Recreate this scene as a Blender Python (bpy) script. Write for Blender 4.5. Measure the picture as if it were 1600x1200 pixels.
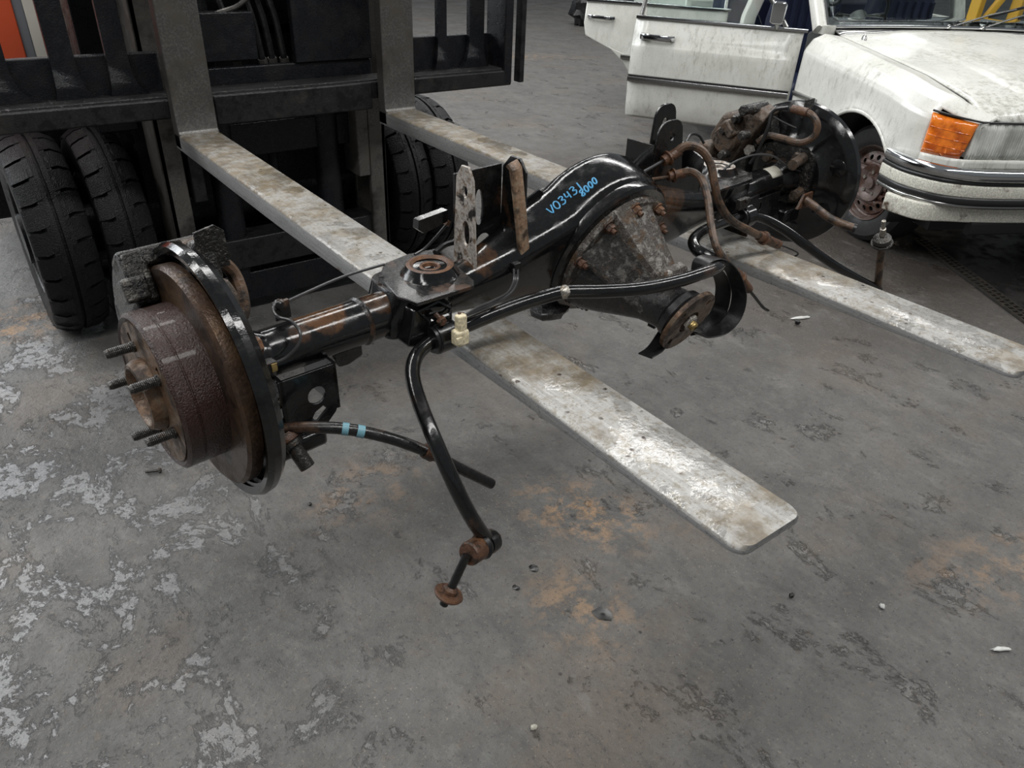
import bpy, bmesh, math, random
import numpy as np
from mathutils import Vector, Matrix, geometry
from mathutils.bvhtree import BVHTree

for o in list(bpy.data.objects): bpy.data.objects.remove(o)
SC = bpy.context.scene
COL = SC.collection

# ------------------------------------------------------------------ camera
RM = np.array([[0.79950334, -0.29133417, 0.52527975],
               [-0.59931037, -0.44553018, 0.6650789],
               [0.04026777, -0.8465384, -0.53080246]])
FPX = 1160.0
EYE = np.array([0.0, 0.0, 1.42])
cam_d = bpy.data.cameras.new('camera'); cam = bpy.data.objects.new('camera', cam_d); COL.objects.link(cam)
cam_d.sensor_width = 36.0; cam_d.lens = FPX / 1600.0 * 36.0; cam_d.clip_start = 0.02; cam_d.clip_end = 200
mw = Matrix.Identity(4)
for i in range(3):
    mw[i][0] = RM[i][0]; mw[i][1] = -RM[i][1]; mw[i][2] = -RM[i][2]; mw[i][3] = EYE[i]
cam.matrix_world = mw
SC.camera = cam

# ------------------------------------------------------------------ light
w = bpy.data.worlds.new('overcast_sky'); SC.world = w; w.use_nodes = True
bg = w.node_tree.nodes['Background']; bg.inputs[0].default_value = (0.90, 0.95, 1.0, 1); bg.inputs[1].default_value = 0.17

def area(name, loc, target, sx, sy, power, col=(1, 1, 1)):
    d = bpy.data.lights.new(name, 'AREA'); d.shape = 'RECTANGLE'; d.size = sx; d.size_y = sy; d.energy = power; d.color = col
    o = bpy.data.objects.new(name, d); COL.objects.link(o); o.location = loc
    o.rotation_euler = (Vector(target) - Vector(loc)).to_track_quat('-Z', 'Y').to_euler()
    return o
for ry in (-1.0, 4.0, 9.0):                 # rows of roof skylight strips running across the shed
    area('roof_light', (2.0, ry, 5.4), (2.0, ry, 0), 16.0, 0.6, 440, (1.0, 0.99, 0.97))
area('open_gable_daylight', (-3.5, 10.5, 4.6), (0.0, 1.5, 0), 9.0, 3.6, 560, (0.92, 0.96, 1.0))
SC.view_settings.view_transform = 'Standard'; SC.view_settings.look = 'None'
SC.view_settings.gamma = 1.0; SC.view_settings.use_curve_mapping = False
SC.view_settings.exposure = 0.12

# ------------------------------------------------------------------ measuring helpers (photo pixel -> point on a known plane of the place)
def ray(px, py): return RM @ np.array([(px - 800) / FPX, (py - 600) / FPX, 1.0])
def P(px, py, t): return Vector(EYE + ray(px, py) * t)
def PL(px, py, o, n):
    r = ray(px, py); n = np.array(n); t = ((np.array(o) - EYE) @ n) / (r @ n); return Vector(EYE + r * t)
def PZ(px, py, z): return PL(px, py, (0, 0, z), (0, 0, 1))
def PY(px, py, y): return PL(px, py, (0, y, 0), (0, 1, 0))
# axle frame
AL = Vector((0.20429143, 0.93562623, 0.87285749)); ALEN = 1.6135
AA = Vector((0.99561425, 0.09232882, 0.01508831)).normalized()
AH = Vector((0.09233933, -0.9957276, 0)).normalized()
AV = Vector((-0.01502384, -0.00139324, 0.99988617)).normalized()
def A(s, h, v): return AL + AA * s + AH * h + AV * v
def PH(px, py, h): return PL(px, py, AL + AH * h, AH)
def PV(px, py, v): return PL(px, py, AL + AV * v, AV)
def PS(px, py, s): return PL(px, py, AL + AA * s, AA)
PT = math.radians(-20)
AP = AH * math.cos(PT) + AV * math.sin(PT)          # pinion direction
AN = AV * math.cos(PT) - AH * math.sin(PT)
def Q(s, q, n): return AL + AA * s + AP * q + AN * n
def PQ(px, py, q): return PL(px, py, AL + AP * q, AP)
# car frame
CTH = math.radians(-117.3); CO = Vector((4.68, 1.76, 0))
CF = Vector((math.cos(CTH), math.sin(CTH), 0)); CR = Vector((CF.y, -CF.x, 0))
def C(a, b, z): return CO + CF * a + CR * b + Vector((0, 0, z))
UX, UY, UZ = Vector((1, 0, 0)), Vector((0, 1, 0)), Vector((0, 0, 1))

# ------------------------------------------------------------------ mesh helpers
def catmull(pts, n=6, closed=False):
    pts = [Vector(p) for p in pts]; out = []; N = len(pts)
    rng = range(N if closed else N - 1)
    for i in rng:
        if closed: p0, p1, p2, p3 = pts[i - 1], pts[i], pts[(i + 1) % N], pts[(i + 2) % N]
        else:
            p1, p2 = pts[i], pts[i + 1]; p0 = pts[i - 1] if i else p1 * 2 - p2; p3 = pts[i + 2] if i + 2 < N else p2 * 2 - p1
        for k in range(n):
            t = k / n
            out.append(0.5 * ((2 * p1) + (p2 - p0) * t + (2 * p0 - 5 * p1 + 4 * p2 - p3) * t * t + (3 * p1 - p0 - 3 * p2 + p3) * t ** 3))
    if not closed: out.append(pts[-1])
    return out

def basis(axis):
    a = Vector(axis).normalized(); t = UZ if abs(a.z) < 0.9 else UX
    u = a.cross(t).normalized(); return u, a.cross(u).normalized(), a

class MB:
    def __init__(s): s.v = []; s.f = []
    def add(s, vs, fs):
        b = len(s.v); s.v += [Vector(x) for x in vs]; s.f += [tuple(b + i for i in f) for f in fs]; return s
    def box(s, c, hx, hy, hz, ax=UX, ay=UY, az=UZ):
        c = Vector(c); ax, ay, az = Vector(ax), Vector(ay), Vector(az)
        vs = [c + ax * hx * i + ay * hy * j + az * hz * k for i in (-1, 1) for j in (-1, 1) for k in (-1, 1)]
        return s.add(vs, [(0, 1, 3, 2), (4, 6, 7, 5), (0, 4, 5, 1), (2, 3, 7, 6), (0, 2, 6, 4), (1, 5, 7, 3)])
    def bb(s, x0, x1, y0, y1, z0, z1): return s.box(((x0 + x1) / 2, (y0 + y1) / 2, (z0 + z1) / 2), (x1 - x0) / 2, (y1 - y0) / 2, (z1 - z0) / 2)
    def loft(s, rings, caps=True, closed=False):
        n = len(rings[0]); vs = [p for r in rings for p in r]; fs = []
        m = len(rings)
        for i in range(m if closed else m - 1):
            i2 = (i + 1) % m
            for k in range(n): fs.append((i * n + k, i * n + (k + 1) % n, i2 * n + (k + 1) % n, i2 * n + k))
        if caps and not closed: fs.append(tuple(reversed(range(n)))); fs.append(tuple((m - 1) * n + k for k in range(n)))
        return s.add(vs, fs)
    def sweep(s, pts, prof, up=None, caps=True, closed=False, scale=None):
        """prof: list of (x, y) in the frame normal to the path; r may vary through scale"""
        pts = [Vector(p) for p in pts]; N = len(pts); rings = []
        T = []
        for i in range(N):
            if closed: d = pts[(i + 1) % N] - pts[i - 1]
            else: d = pts[min(i + 1, N - 1)] - pts[max(i - 1, 0)]
            T.append(d.normalized())
        u = basis(T[0])[0] if up is None else None
        for i in range(N):
            if up is not None:
                y = Vector(up) - T[i] * Vector(up).dot(T[i]); y.normalize(); x = y.cross(T[i]).normalized()
            else:
                u = (u - T[i] * u.dot(T[i])).normalized(); x = u; y = T[i].cross(u)
            k = scale[i] if scale else 1.0
            rings.append([pts[i] + x * (a * k) + y * (b * k) for a, b in prof])
        return s.loft(rings, caps, closed)
    def tube(s, pts, r, n=10, caps=True, closed=False):
        if isinstance(r, (int, float)): sc = None; rr = r
        else: sc = [x for x in r]; rr = 1.0
        return s.sweep(pts, [(rr * math.cos(2 * math.pi * k / n), rr * math.sin(2 * math.pi * k / n)) for k in range(n)], None, caps, closed, sc)
    def lathe(s, prof, o, axis, n=32, caps=True):
        u, w_, a = basis(axis); o = Vector(o); rings = []
        for r, h in prof: rings.append([o + a * h + (u * math.cos(2 * math.pi * k / n) + w_ * math.sin(2 * math.pi * k / n)) * r for k in range(n)])
        return s.loft(rings, caps)
    def cyl(s, p, q, r, n=16, r2=None):
        p, q = Vector(p), Vector(q); L = (q - p).length; return s.lathe([(r, 0), (r if r2 is None else r2, L)], p, q - p, n)
    def hexnut(s, p, axis, r, h):
        s.lathe([(r, 0), (r, h * .8), (r * .85, h)], p, axis, 6); return s
    def plate(s, outer, t, fn, holes=()):
        """flat polygon (2-D points) with holes, given thickness along third axis; fn(x, y, z)->Vector"""
        loops = [list(outer)] + [list(h) for h in holes]
        tri = geometry.tessellate_polygon([[Vector((x, y, 0)) for x, y in lp] for lp in loops])
        flat = [p for lp in loops for p in lp]; n = len(flat)
        vs = [fn(x, y, 0) for x, y in flat] + [fn(x, y, t) for x, y in flat]
        fs = [tuple(x) for x in tri] + [tuple(n + i for i in reversed(x)) for x in tri]
        b = 0
        for lp in loops:
            m = len(lp)
            for k in range(m): fs.append((b + k, b + (k + 1) % m, n + b + (k + 1) % m, n + b + k))
            b += m
        return s.add(vs, fs)
    def grid(s, nu, nv, fn, mask=None):
        vs = [fn(i / nu, j / nv) for i in range(nu + 1) for j in range(nv + 1)]
        fs = [(i * (nv + 1) + j, (i + 1) * (nv + 1) + j, (i + 1) * (nv + 1) + j + 1, i * (nv + 1) + j + 1) for i in range(nu) for j in range(nv)
              if mask is None or mask((i + .5) / nu, (j + .5) / nv)]
        return s.add(vs, fs)
    def blob(s, c, rx, ry, rz, seed=0, amp=.25, nu=10, nv=7):
        rnd = random.Random(seed); c = Vector(c); rings = []
        for j in range(nv + 1):
            th = math.pi * (j + .02) / (nv + .04); rg = []
            for i in range(nu):
                k = 1 + rnd.uniform(-amp, amp); ph = 2 * math.pi * i / nu
                rg.append(c + Vector((rx * k * math.sin(th) * math.cos(ph), ry * k * math.sin(th) * math.sin(ph), rz * k * math.cos(th))))
            rings.append(rg)
        return s.loft(rings)
    def build(s, name, mat, parent=None, ang=35, bevel=0, seg=2, solid=0):
        off = Vector((0, 0, 0)); p = parent
        while p is not None: off += p.location; p = p.parent
        me = bpy.data.meshes.new(name); me.from_pydata([tuple(x - off) for x in s.v], [], s.f); me.update()
        b = bmesh.new(); b.from_mesh(me); bmesh.ops.recalc_face_normals(b, faces=b.faces); b.to_mesh(me); b.free()
        me.polygons.foreach_set('use_smooth', [True] * len(me.polygons)); me.set_sharp_from_angle(angle=math.radians(ang))
        me.materials.append(mat)
        o = bpy.data.objects.new(name, me); COL.objects.link(o)
        if parent is not None: o.parent = parent
        if solid:
            m = o.modifiers.new('s', 'SOLIDIFY'); m.thickness = solid; m.offset = -1
        if bevel:
            m = o.modifiers.new('b', 'BEVEL'); m.width = bevel; m.segments = seg; m.limit_method = 'ANGLE'; m.angle_limit = math.radians(40)
        return o

def tag(o, label, cat, group=None, kind=None):
    o['label'] = label; o['category'] = cat
    if group: o['group'] = group
    if kind: o['kind'] = kind
    return o
def empty(name, loc, label, cat, group=None):
    o = bpy.data.objects.new(name, None); COL.objects.link(o); o.location = loc; o.empty_display_size = .05
    return tag(o, label, cat, group)
def circ(cx, cy, rx, ry=None, n=16, a0=0):
    ry = rx if ry is None else ry
    return [(cx + rx * math.cos(a0 + 2 * math.pi * k / n), cy + ry * math.sin(a0 + 2 * math.pi * k / n)) for k in range(n)]
def rrect(x0, x1, y0, y1, r, n=4):
    out = []
    for cx, cy, a in ((x1 - r, y1 - r, 0), (x0 + r, y1 - r, 90), (x0 + r, y0 + r, 180), (x1 - r, y0 + r, 270)):
        for k in range(n + 1):
            t = math.radians(a + 90 * k / n); out.append((cx + r * math.cos(t), cy + r * math.sin(t)))
    return out

# ------------------------------------------------------------------ materials
class NT:
    def __init__(s, name):
        s.m = bpy.data.materials.new(name); s.m.use_nodes = True; s.t = s.m.node_tree; s.n = s.t.nodes
        s.b = s.n['Principled BSDF']; s.tc = s.n.new('ShaderNodeTexCoord'); s.co = s.tc.outputs['Object']
    def link(s, a, b): s.t.links.new(a, b)
    def setv(s, name, val):
        i = s.b.inputs[name]
        if hasattr(val, 'is_output') or isinstance(val, bpy.types.NodeSocket): s.link(val, i)
        elif isinstance(val, tuple): i.default_value = (*val, 1) if len(val) == 3 else val
        else: i.default_value = val
    def mapping(s, scale=(1, 1, 1), rot=(0, 0, 0), loc=(0, 0, 0)):
        m = s.n.new('ShaderNodeMapping'); s.link(s.co, m.inputs[0]); m.inputs['Scale'].default_value = scale; m.inputs['Rotation'].default_value = rot; m.inputs['Location'].default_value = loc
        return m.outputs[0]
    def noise(s, scale, detail=4, rough=.55, co=None, dist=0):
        n = s.n.new('ShaderNodeTexNoise'); s.link(co or s.co, n.inputs['Vector']); n.inputs['Scale'].default_value = scale; n.inputs['Detail'].default_value = detail
        n.inputs['Roughness'].default_value = rough; n.inputs['Distortion'].default_value = dist; return n.outputs[0]
    def voro(s, scale, co=None, feat='F1'):
        n = s.n.new('ShaderNodeTexVoronoi'); n.feature = feat; s.link(co or s.co, n.inputs['Vector']); n.inputs['Scale'].default_value = scale; return n.outputs[0]
    def ramp(s, fac, stops):
        n = s.n.new('ShaderNodeValToRGB'); s.link(fac, n.inputs[0]); e = n.color_ramp.elements
        while len(e) < len(stops): e.new(.5)
        for k, (p, c) in enumerate(stops):
            e[k].position = p; c = (c, c, c) if isinstance(c, (int, float)) else c; e[k].color = (*c, 1)
        return n.outputs[0]
    def step(s, fac, lo, hi):
        n = s.n.new('ShaderNodeMapRange'); s.link(fac, n.inputs[0]); n.interpolation_type = 'SMOOTHSTEP'
        n.inputs[1].default_value = lo; n.inputs[2].default_value = hi; return n.outputs[0]
    def val(s, x):
        return x
    def math(s, op, a, b=0.0):
        n = s.n.new('ShaderNodeMath'); n.operation = op
        for k, x in enumerate((a, b)):
            if isinstance(x, (int, float)): n.inputs[k].default_value = x
            else: s.link(x, n.inputs[k])
        return n.outputs[0]
    def mix(s, fac, a, b):
        n = s.n.new('ShaderNodeMix'); n.data_type = 'RGBA'
        for i, x in ((0, fac), (6, a), (7, b)):
            if isinstance(x, (int, float)): n.inputs[i].default_value = x if i == 0 else (x, x, x, 1)
            elif isinstance(x, tuple): n.inputs[i].default_value = (*x, 1)
            else: s.link(x, n.inputs[i])
        return n.outputs[2]
    def lerp(s, fac, a, b):
        n = s.n.new('ShaderNodeMix'); n.data_type = 'FLOAT'
        for i, x in ((0, fac), (2, a), (3, b)):
            if isinstance(x, (int, float)): n.inputs[i].default_value = x
            else: s.link(x, n.inputs[i])
        return n.outputs[0]
    def bump(s, h, strength=.3, dist=.01, prev=None):
        n = s.n.new('ShaderNodeBump'); s.link(h, n.inputs['Height']); n.inputs['Strength'].default_value = strength; n.inputs['Distance'].default_value = dist
        if prev: s.link(prev, n.inputs['Normal'])
        s.link(n.outputs[0], s.b.inputs['Normal']); return n.outputs[0]
    def dot(s, x, y, r0, r1, sx=1, sy=1, rot=0):
        """soft spot on the ground at world (x, y)"""
        m = s.n.new('ShaderNodeMapping'); m.vector_type = 'TEXTURE'; s.link(s.co, m.inputs[0])
        m.inputs['Location'].default_value = (x, y, 0); m.inputs['Rotation'].default_value = (0, 0, rot); m.inputs['Scale'].default_value = (sx, sy, 1000)
        l = s.n.new('ShaderNodeVectorMath'); l.operation = 'LENGTH'; s.link(m.outputs[0], l.inputs[0]); return s.step(l.outputs['Value'], r1, r0)

M = {}
def simple(name, col, rough=.5, metal=0.0, **kw):
    t = NT(name); t.setv('Base Color', col); t.setv('Roughness', rough); t.setv('Metallic', metal)
    for k, v_ in kw.items(): t.setv(k.replace('_', ' '), v_)
    M[name] = t.m; return t

def grimy(name, base, rust, lo, hi, rough=(.2, .5), scale=14, metal=0.0, bumps=.25, coat=0.0, third=None, fine=160, bscale=220, spec=.5):
    """paint or steel with patches of rust or dirt"""
    t = NT(name); n = t.noise(scale, 6, .62); m = t.step(n, lo, hi)
    fn = t.noise(fine, 3, .6); c = t.mix(t.step(fn, .35, .75), base, tuple(x * 1.7 + .001 for x in base))
    if third:
        c = t.mix(t.step(t.noise(scale * 2.3, 4, .6), .5, .62), c, third)
    rc = t.mix(t.step(fn, .3, .7), rust, tuple(x * .45 for x in rust))
    t.setv('Base Color', t.mix(m, c, rc)); t.setv('Roughness', t.lerp(t.math('MAXIMUM', m, t.step(t.noise(scale * 3, 3), .45, .7)), rough[0], rough[1])); t.setv('Metallic', metal)
    t.setv('Coat Weight', coat); t.setv('Coat Roughness', .08); t.setv('Specular IOR Level', spec)
    t.bump(t.noise(bscale, 3, .6), bumps, .004)
    M[name] = t.m; return t

grimy('black_paint', (.004, .004, .0042), (.05, .026, .014), .60, .74, (.10, .30), 11, coat=.25, bumps=.07)
grimy('black_rusty', (.005, .0048, .0048), (.075, .038, .02), .54, .66, (.22, .5), 16, coat=.15, bumps=.2)
grimy('rust_brown', (.07, .034, .02), (.19, .085, .035), .46, .66, (.35, .65), 30, bumps=.45, third=(.03, .018, .012))
grimy('rust_face', (.115, .068, .040), (.045, .028, .019), .45, .62, (.3, .55), 26, metal=.3, bumps=.3, third=(.15, .11, .075))
grimy('disc_brown', (.024, .0095, .0065), (.034, .016, .011), .5, .7, (.22, .40), 12, bumps=.6, coat=.15, bscale=420)
grimy('disc_steel', (.050, .030, .020), (.13, .072, .032), .49, .68, (.28, .5), 9, metal=.45, bumps=.25, third=(.024, .015, .011))
grimy('cast_speckle', (.075, .066, .058), (.15, .095, .055), .53, .63, (.18, .42), 34, metal=.4, bumps=1.0, coat=.35, third=(.27, .255, .235), bscale=330)
grimy('cast_mid', (.022, .020, .018), (.11, .065, .038), .56, .66, (.16, .42), 30, metal=.3, bumps=1.0, coat=.4, third=(.13, .122, .112), bscale=330)
grimy('cast_dark', (.013, .012, .012), (.09, .05, .03), .60, .72, (.2, .5), 22, bumps=.7, coat=.35, bscale=260)
grimy('caliper_brown', (.085, .066, .052), (.14, .09, .058), .45, .62, (.3, .55), 40, metal=.3, bumps=.5, third=(.025, .02, .017))
grimy('caliper_dark', (.022, .021, .020), (.15, .14, .125), .54, .64, (.18, .4), 50, metal=.55, bumps=1.0, coat=.3)
grimy('grate_iron', (.035, .031, .027), (.10, .085, .065), .5, .65, (.35, .5), 40, metal=.3, bumps=.4)
grimy('hose_brown', (.085, .05, .03), (.035, .024, .017), .45, .6, (.3, .5), 40, bumps=.3)
grimy('thread_steel', (.045, .043, .04), (.09, .06, .04), .55, .7, (.25, .45), 60, metal=.6, bumps=.5)
grimy('bare_steel', (.30, .28, .25), (.16, .11, .06), .5, .68, (.25, .45), 40, metal=.8, bumps=.3)
grimy('brass', (.34, .25, .10), (.12, .08, .04), .55, .7, (.25, .45), 60, metal=.8, bumps=.3)
grimy('bracket_bare', (.33, .30, .27), (.03, .025, .022), .52, .60, (.3, .5), 34, metal=.3, bumps=.3, third=(.19, .14, .10))
grimy('conduit_tan', (.19, .12, .075), (.07, .045, .03), .48, .62, (.3, .5), 30, bumps=.3, third=(.25, .19, .13))
grimy('truck_black', (.0055, .006, .008), (.014, .014, .015), .50, .70, (.25, .5), 9, bumps=.5, third=(.009, .009, .011), spec=.35)
grimy('truck_bar', (.016, .016, .017), (.045, .042, .039), .52, .70, (.3, .5), 10, metal=.3, bumps=.4, third=(.009, .009, .010))
grimy('truck_mast', (.095, .090, .083), (.04, .038, .036), .5, .66, (.35, .55), 5, metal=.4, bumps=.15, third=(.12, .11, .098))
grimy('truck_grit', (.012, .012, .012), (.22, .21, .2), .60, .66, (.3, .4), 110, bumps=1.0)
grimy('shank_steel', (.095, .091, .085), (.05, .047, .044), .45, .70, (.32, .48), 4, metal=.5, bumps=.10, third=(.115, .105, .09))
grimy('rubber', (.0045, .0045, .0055), (.012, .012, .0125), .55, .75, (.35, .55), 12, bumps=.8, spec=.22)
grimy('rubber_soft', (.006, .006, .0065), (.035, .033, .032), .55, .75, (.3, .45), 30, bumps=.1)
grimy('car_tyre', (.012, .012, .0125), (.028, .026, .023), .5, .7, (.5, .75), 10, bumps=.3)
grimy('rim_rust', (.115, .085, .075), (.10, .045, .03), .47, .6, (.35, .6), 9, metal=.3, bumps=.3, third=(.15, .13, .12))
simple('wire_grey', (.045, .045, .046), .3)
simple('wire_black', (.012, .012, .012), .3)
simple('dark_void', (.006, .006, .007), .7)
simple('blue_tape', (.14, .30, .36), .45)
simple('blue_paint_pen', (.06, .29, .52), .45)
simple('sticker_white', (.42, .40, .34), .45)
grimy('connector_cream', (.50, .44, .30), (.16, .09, .05), .60, .72, (.35, .5), 90, bumps=.1)
simple('orange_paint', (.78, .12, .045), .4)
simple('cream_panel', (.80, .77, .68), .45)
simple('grey_panel', (.22, .23, .25), .5)
simple('chrome', (.62, .63, .64), .12, 1.0)
simple('chrome_dull', (.40, .40, .39), .25, 1.0)
simple('rubber_trim', (.015, .015, .016), .35)
simple('seat_blue', (.008, .014, .045), .55)
simple('dash_dark', (.03, .032, .034), .5)
simple('yellow_paint', (.60, .33, .025), .45)
simple('paper_white', (.55, .55, .53), .6)
simple('oil_black', (.006, .006, .006), .25)
t = simple('glass', (.80, .88, .86), .03); t.setv('Transmission Weight', 1.0); t.setv('IOR', 1.1)
simple('lamp_bowl', (.60, .61, .57), .3, .5)
t = simple('lens_clear', (.66, .67, .61), .12); t.setv('Transmission Weight', .2); t.setv('IOR', 1.4)
vd = t.n.new('ShaderNodeVectorMath'); vd.operation = 'DOT_PRODUCT'; t.link(t.co, vd.inputs[0]); vd.inputs[1].default_value = CR
sn_ = t.math('SINE', t.math('MULTIPLY', vd.outputs['Value'], 2 * math.pi / .0115)); t.bump(sn_, .6, .004)
t.setv('Base Color', t.mix(t.step(t.noise(7, 3, .5), .40, .62), (.50, .51, .47), (.90, .91, .86)))
t = simple('lens_amber', (.80, .19, .012), .12); t.setv('Coat Weight', .7)
t.setv('Base Color', t.mix(t.step(t.noise(16, 3, .6), .35, .65), (.45, .075, .006), (.86, .22, .02))); t.bump(t.noise(28, 2), .35, .01)

# worn fork blade: bright steel, mud film, long scratches, wet patches
def fork_mat(name, muddy):
    t = NT(name); co2 = t.mapping((60, 2.2, 60))
    scr = t.noise(3.0, 5, .7, co2); big = t.noise(5, 5, .6); fine = t.noise(90, 4, .65)
    c = t.mix(t.step(scr, .35, .68), (.33, .325, .31), (.43, .425, .405))
    c = t.mix(t.math('MULTIPLY', t.step(fine, .48, .68), .7), c, (.21, .185, .14)); c = t.mix(t.math('MULTIPLY', t.step(t.noise(210, 3, .8), .55, .66), .6), c, (.12, .10, .075))
    mud = t.step(t.math('ADD', t.noise(4.2, 6, .66, t.mapping((1.0, .8, 1), (0, 0, 0), (3.1, .4, 0))), t.math('ADD', t.math('MULTIPLY', t.dot(0, -.35, .55, 1.0, .85, .85), .15), t.math('MULTIPLY', t.dot(0, -1.65, .3, 1.0, .35, .35), .07))), .52 - muddy, .64 - muddy)
    mc = t.mix(t.step(t.noise(30, 4), .35, .7), (.20, .155, .095), (.105, .082, .053))
    c = t.mix(t.math('MULTIPLY', mud, t.lerp(t.step(t.noise(22, 5, .7), .35, .6), .25, .85)), c, mc)
    sp = t.step(t.math('ADD', t.voro(30), t.math('MULTIPLY', t.noise(60, 4, .7), .35)), .32, .24); c = t.mix(t.math('MULTIPLY', sp, t.step(t.noise(9, 2), .46, .56)), c, (.06, .045, .035))
    t.setv('Base Color', c); wet = t.step(t.noise(7, 4, .6, t.mapping((1, 1, 1), (0, 0, 0), (9, 2, 0))), .53, .56)
    t.setv('Metallic', t.lerp(mud, .30, .05)); t.setv('Roughness', t.lerp(wet, t.lerp(t.step(scr, .3, .7), .60, .46), .16))
    t.bump(t.noise(120, 4, .7), .25, .003, t.bump(t.noise(34, 3, .5), .35, .006)); M[name] = t.m
fork_mat('fork_steel', .02)
t = NT('fork_side'); scr = t.noise(3, 5, .7, t.mapping((3, 3, 140))); fine = t.noise(140, 4, .7)
c = t.mix(t.step(scr, .3, .7), (.17, .17, .172), (.27, .27, .265)); c = t.mix(t.math('MULTIPLY', t.step(fine, .54, .66), .7), c, (.09, .09, .09))
c = t.mix(t.step(t.noise(5, 4, .6), .62, .68), c, (.075, .05, .035))
t.setv('Base Color', c); t.setv('Metallic', .25); t.setv('Roughness', .5); t.bump(fine, .3, .003); M['fork_side'] = t.m

# dirty cream-white car paint with mildew streaks
def car_mat(name, dirty, streak):
    t = NT(name)
    c = t.mix(t.step(t.noise(5, 5, .6), .35, .7), (.71, .71, .665), (.60, .60, .55))
    d = t.math('MULTIPLY', t.step(t.noise(34, 8, .78, t.mapping(streak)), .56 - dirty, .80 - dirty), t.step(t.noise(3.0, 5, .65), .32, .66))
    c = t.mix(t.math('MULTIPLY', d, .78), c, (.19, .185, .145))
    c = t.mix(t.math('MULTIPLY', t.step(t.noise(160, 3, .7), .56, .72), .5), c, (.30, .29, .23))
    t.setv('Base Color', c); t.setv('Roughness', t.lerp(d, .28, .6)); t.setv('Coat Weight', .35); t.setv('Coat Roughness', .12); t.bump(t.noise(9, 2), .04, .02); M[name] = t.m
car_mat('car_white', .085, (1, 1, .30)); car_mat('car_hood', .15, (1, 1, 1))
grimy('car_apron', (.50, .49, .43), (.10, .06, .035), .56, .66, (.4, .6), 6, bumps=.2)

# wet yard floor
def floor_mat():
    t = NT('wet_concrete')
    big = t.noise(.55, 5, .6); mid = t.noise(2.6, 6, .65); fine = t.noise(60, 5, .75); sm = t.noise(14, 5, .65)
    c = t.mix(t.step(mid, .3, .7), (.080, .078, .075), (.125, .121, .114))
    c = t.mix(t.math('MULTIPLY', t.step(sm, .45, .7), .5), c, (.155, .151, .144))
    br = t.step(t.noise(1.7, 6, .68, t.mapping((1, 1, 1), (0, 0, 0), (4.2, 1.3, 0))), .50, .68)
    c = t.mix(t.math('MULTIPLY', br, .65), c, (.130, .104, .080))
    # brown muddy zone near the car and beyond the far fork
    zone = t.math('MULTIPLY', t.dot(3.5, 2.5, .55, 1.0, 1.7, 2.0), t.step(t.noise(3.1, 7, .72), .28, .50))
    c = t.mix(t.math('MULTIPLY', zone, .85), c, (.040, .030, .023))
    # sandy orange spills
    for (x, y, sx, sy, r, k) in ((1.16, 1.12, .20, .30, .5, .95), (0.03, 3.2, .35, .3, 0, .9), (.93, .86, .18, .22, .3, .6), (2.0, .30, .5, .2, -.4, .45), (5.2, 8.2, 2.2, .5, -.5, .8), (.70, 1.55, .3, .2, .2, .4), (1.5, 1.0, .25, .3, 0, .35)):
        sp = t.math('MULTIPLY', t.dot(x, y, .1, 1.0, sx, sy, r), t.step(t.noise(13, 6, .75, t.mapping((1, 1, 1), (0, 0, 0), (x, y, 0))), .46, .60))
        c = t.mix(t.math('MULTIPLY', sp, k), c, (.36, .225, .12))
    sc2 = t.noise(7, 9, .78, t.mapping((1.6, .8, 1), (0, 0, .7))); c = t.mix(t.math('MULTIPLY', t.step(sc2, .50, .64), .55), c, (.055, .053, .051)); c = t.mix(t.math('MULTIPLY', t.step(sc2, .46, .36), .40), c, (.19, .182, .17))
    sc3 = t.noise(26, 7, .75); c = t.mix(t.math('MULTIPLY', t.step(sc3, .56, .68), .4), c, (.16, .115, .075))
    grit = t.step(t.voro(75), .16, .10); gm = t.step(t.noise(3.5, 3), .48, .62)
    c = t.mix(t.math('MULTIPLY', t.math('MULTIPLY', grit, gm), .7), c, (.30, .27, .22))
    dk = t.step(t.voro(17, t.mapping((1, 1, 1), (0, 0, 0), (5, 7, 0))), .10, .05); c = t.mix(t.math('MULTIPLY', dk, t.step(t.noise(2.2, 3), .5, .6)), c, (.02, .019, .018))
    c = t.mix(t.math('MULTIPLY', t.step(fine, .5, .70), .65), c, (.045, .044, .042))
    c = t.mix(t.math('MULTIPLY', t.step(t.noise(120, 3, .8), .57, .68), .65), c, (.235, .21, .175)); c = t.mix(t.math('MULTIPLY', t.step(t.noise(85, 3, .8, t.mapping((1, 1, 1), (0, 0, 0), (3, 8, 0))), .58, .66), .7), c, (.03, .029, .028))
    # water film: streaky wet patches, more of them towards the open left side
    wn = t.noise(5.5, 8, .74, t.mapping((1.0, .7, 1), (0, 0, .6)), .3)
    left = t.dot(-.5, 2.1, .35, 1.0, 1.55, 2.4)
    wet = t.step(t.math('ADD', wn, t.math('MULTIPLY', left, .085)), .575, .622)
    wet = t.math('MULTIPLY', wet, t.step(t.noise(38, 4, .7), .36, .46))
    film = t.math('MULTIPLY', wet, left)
    c = t.mix(t.math('MULTIPLY', film, .38), c, (.29, .295, .305))     # bright sky reflection on the water film, painted in as paler colour
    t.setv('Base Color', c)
    t.setv('Roughness', t.lerp(wet, t.lerp(t.step(mid, .35, .65), .62, .42), .10)); t.setv('Specular IOR Level', .55)
    dry = t.math('SUBTRACT', 1.0, wet)
    h = t.math('MULTIPLY', t.math('ADD', t.math('MULTIPLY', fine, .5), sm), t.lerp(wet, 1.0, .45))
    t.bump(t.noise(190, 4, .8), .35, .003, t.bump(h, .75, .014)); M['floor'] = t.m
floor_mat()
grimy('oily_plate', (.006, .0058, .0056), (.014, .012, .011), .48, .66, (.35, .6), 4, bumps=.4)

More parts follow.
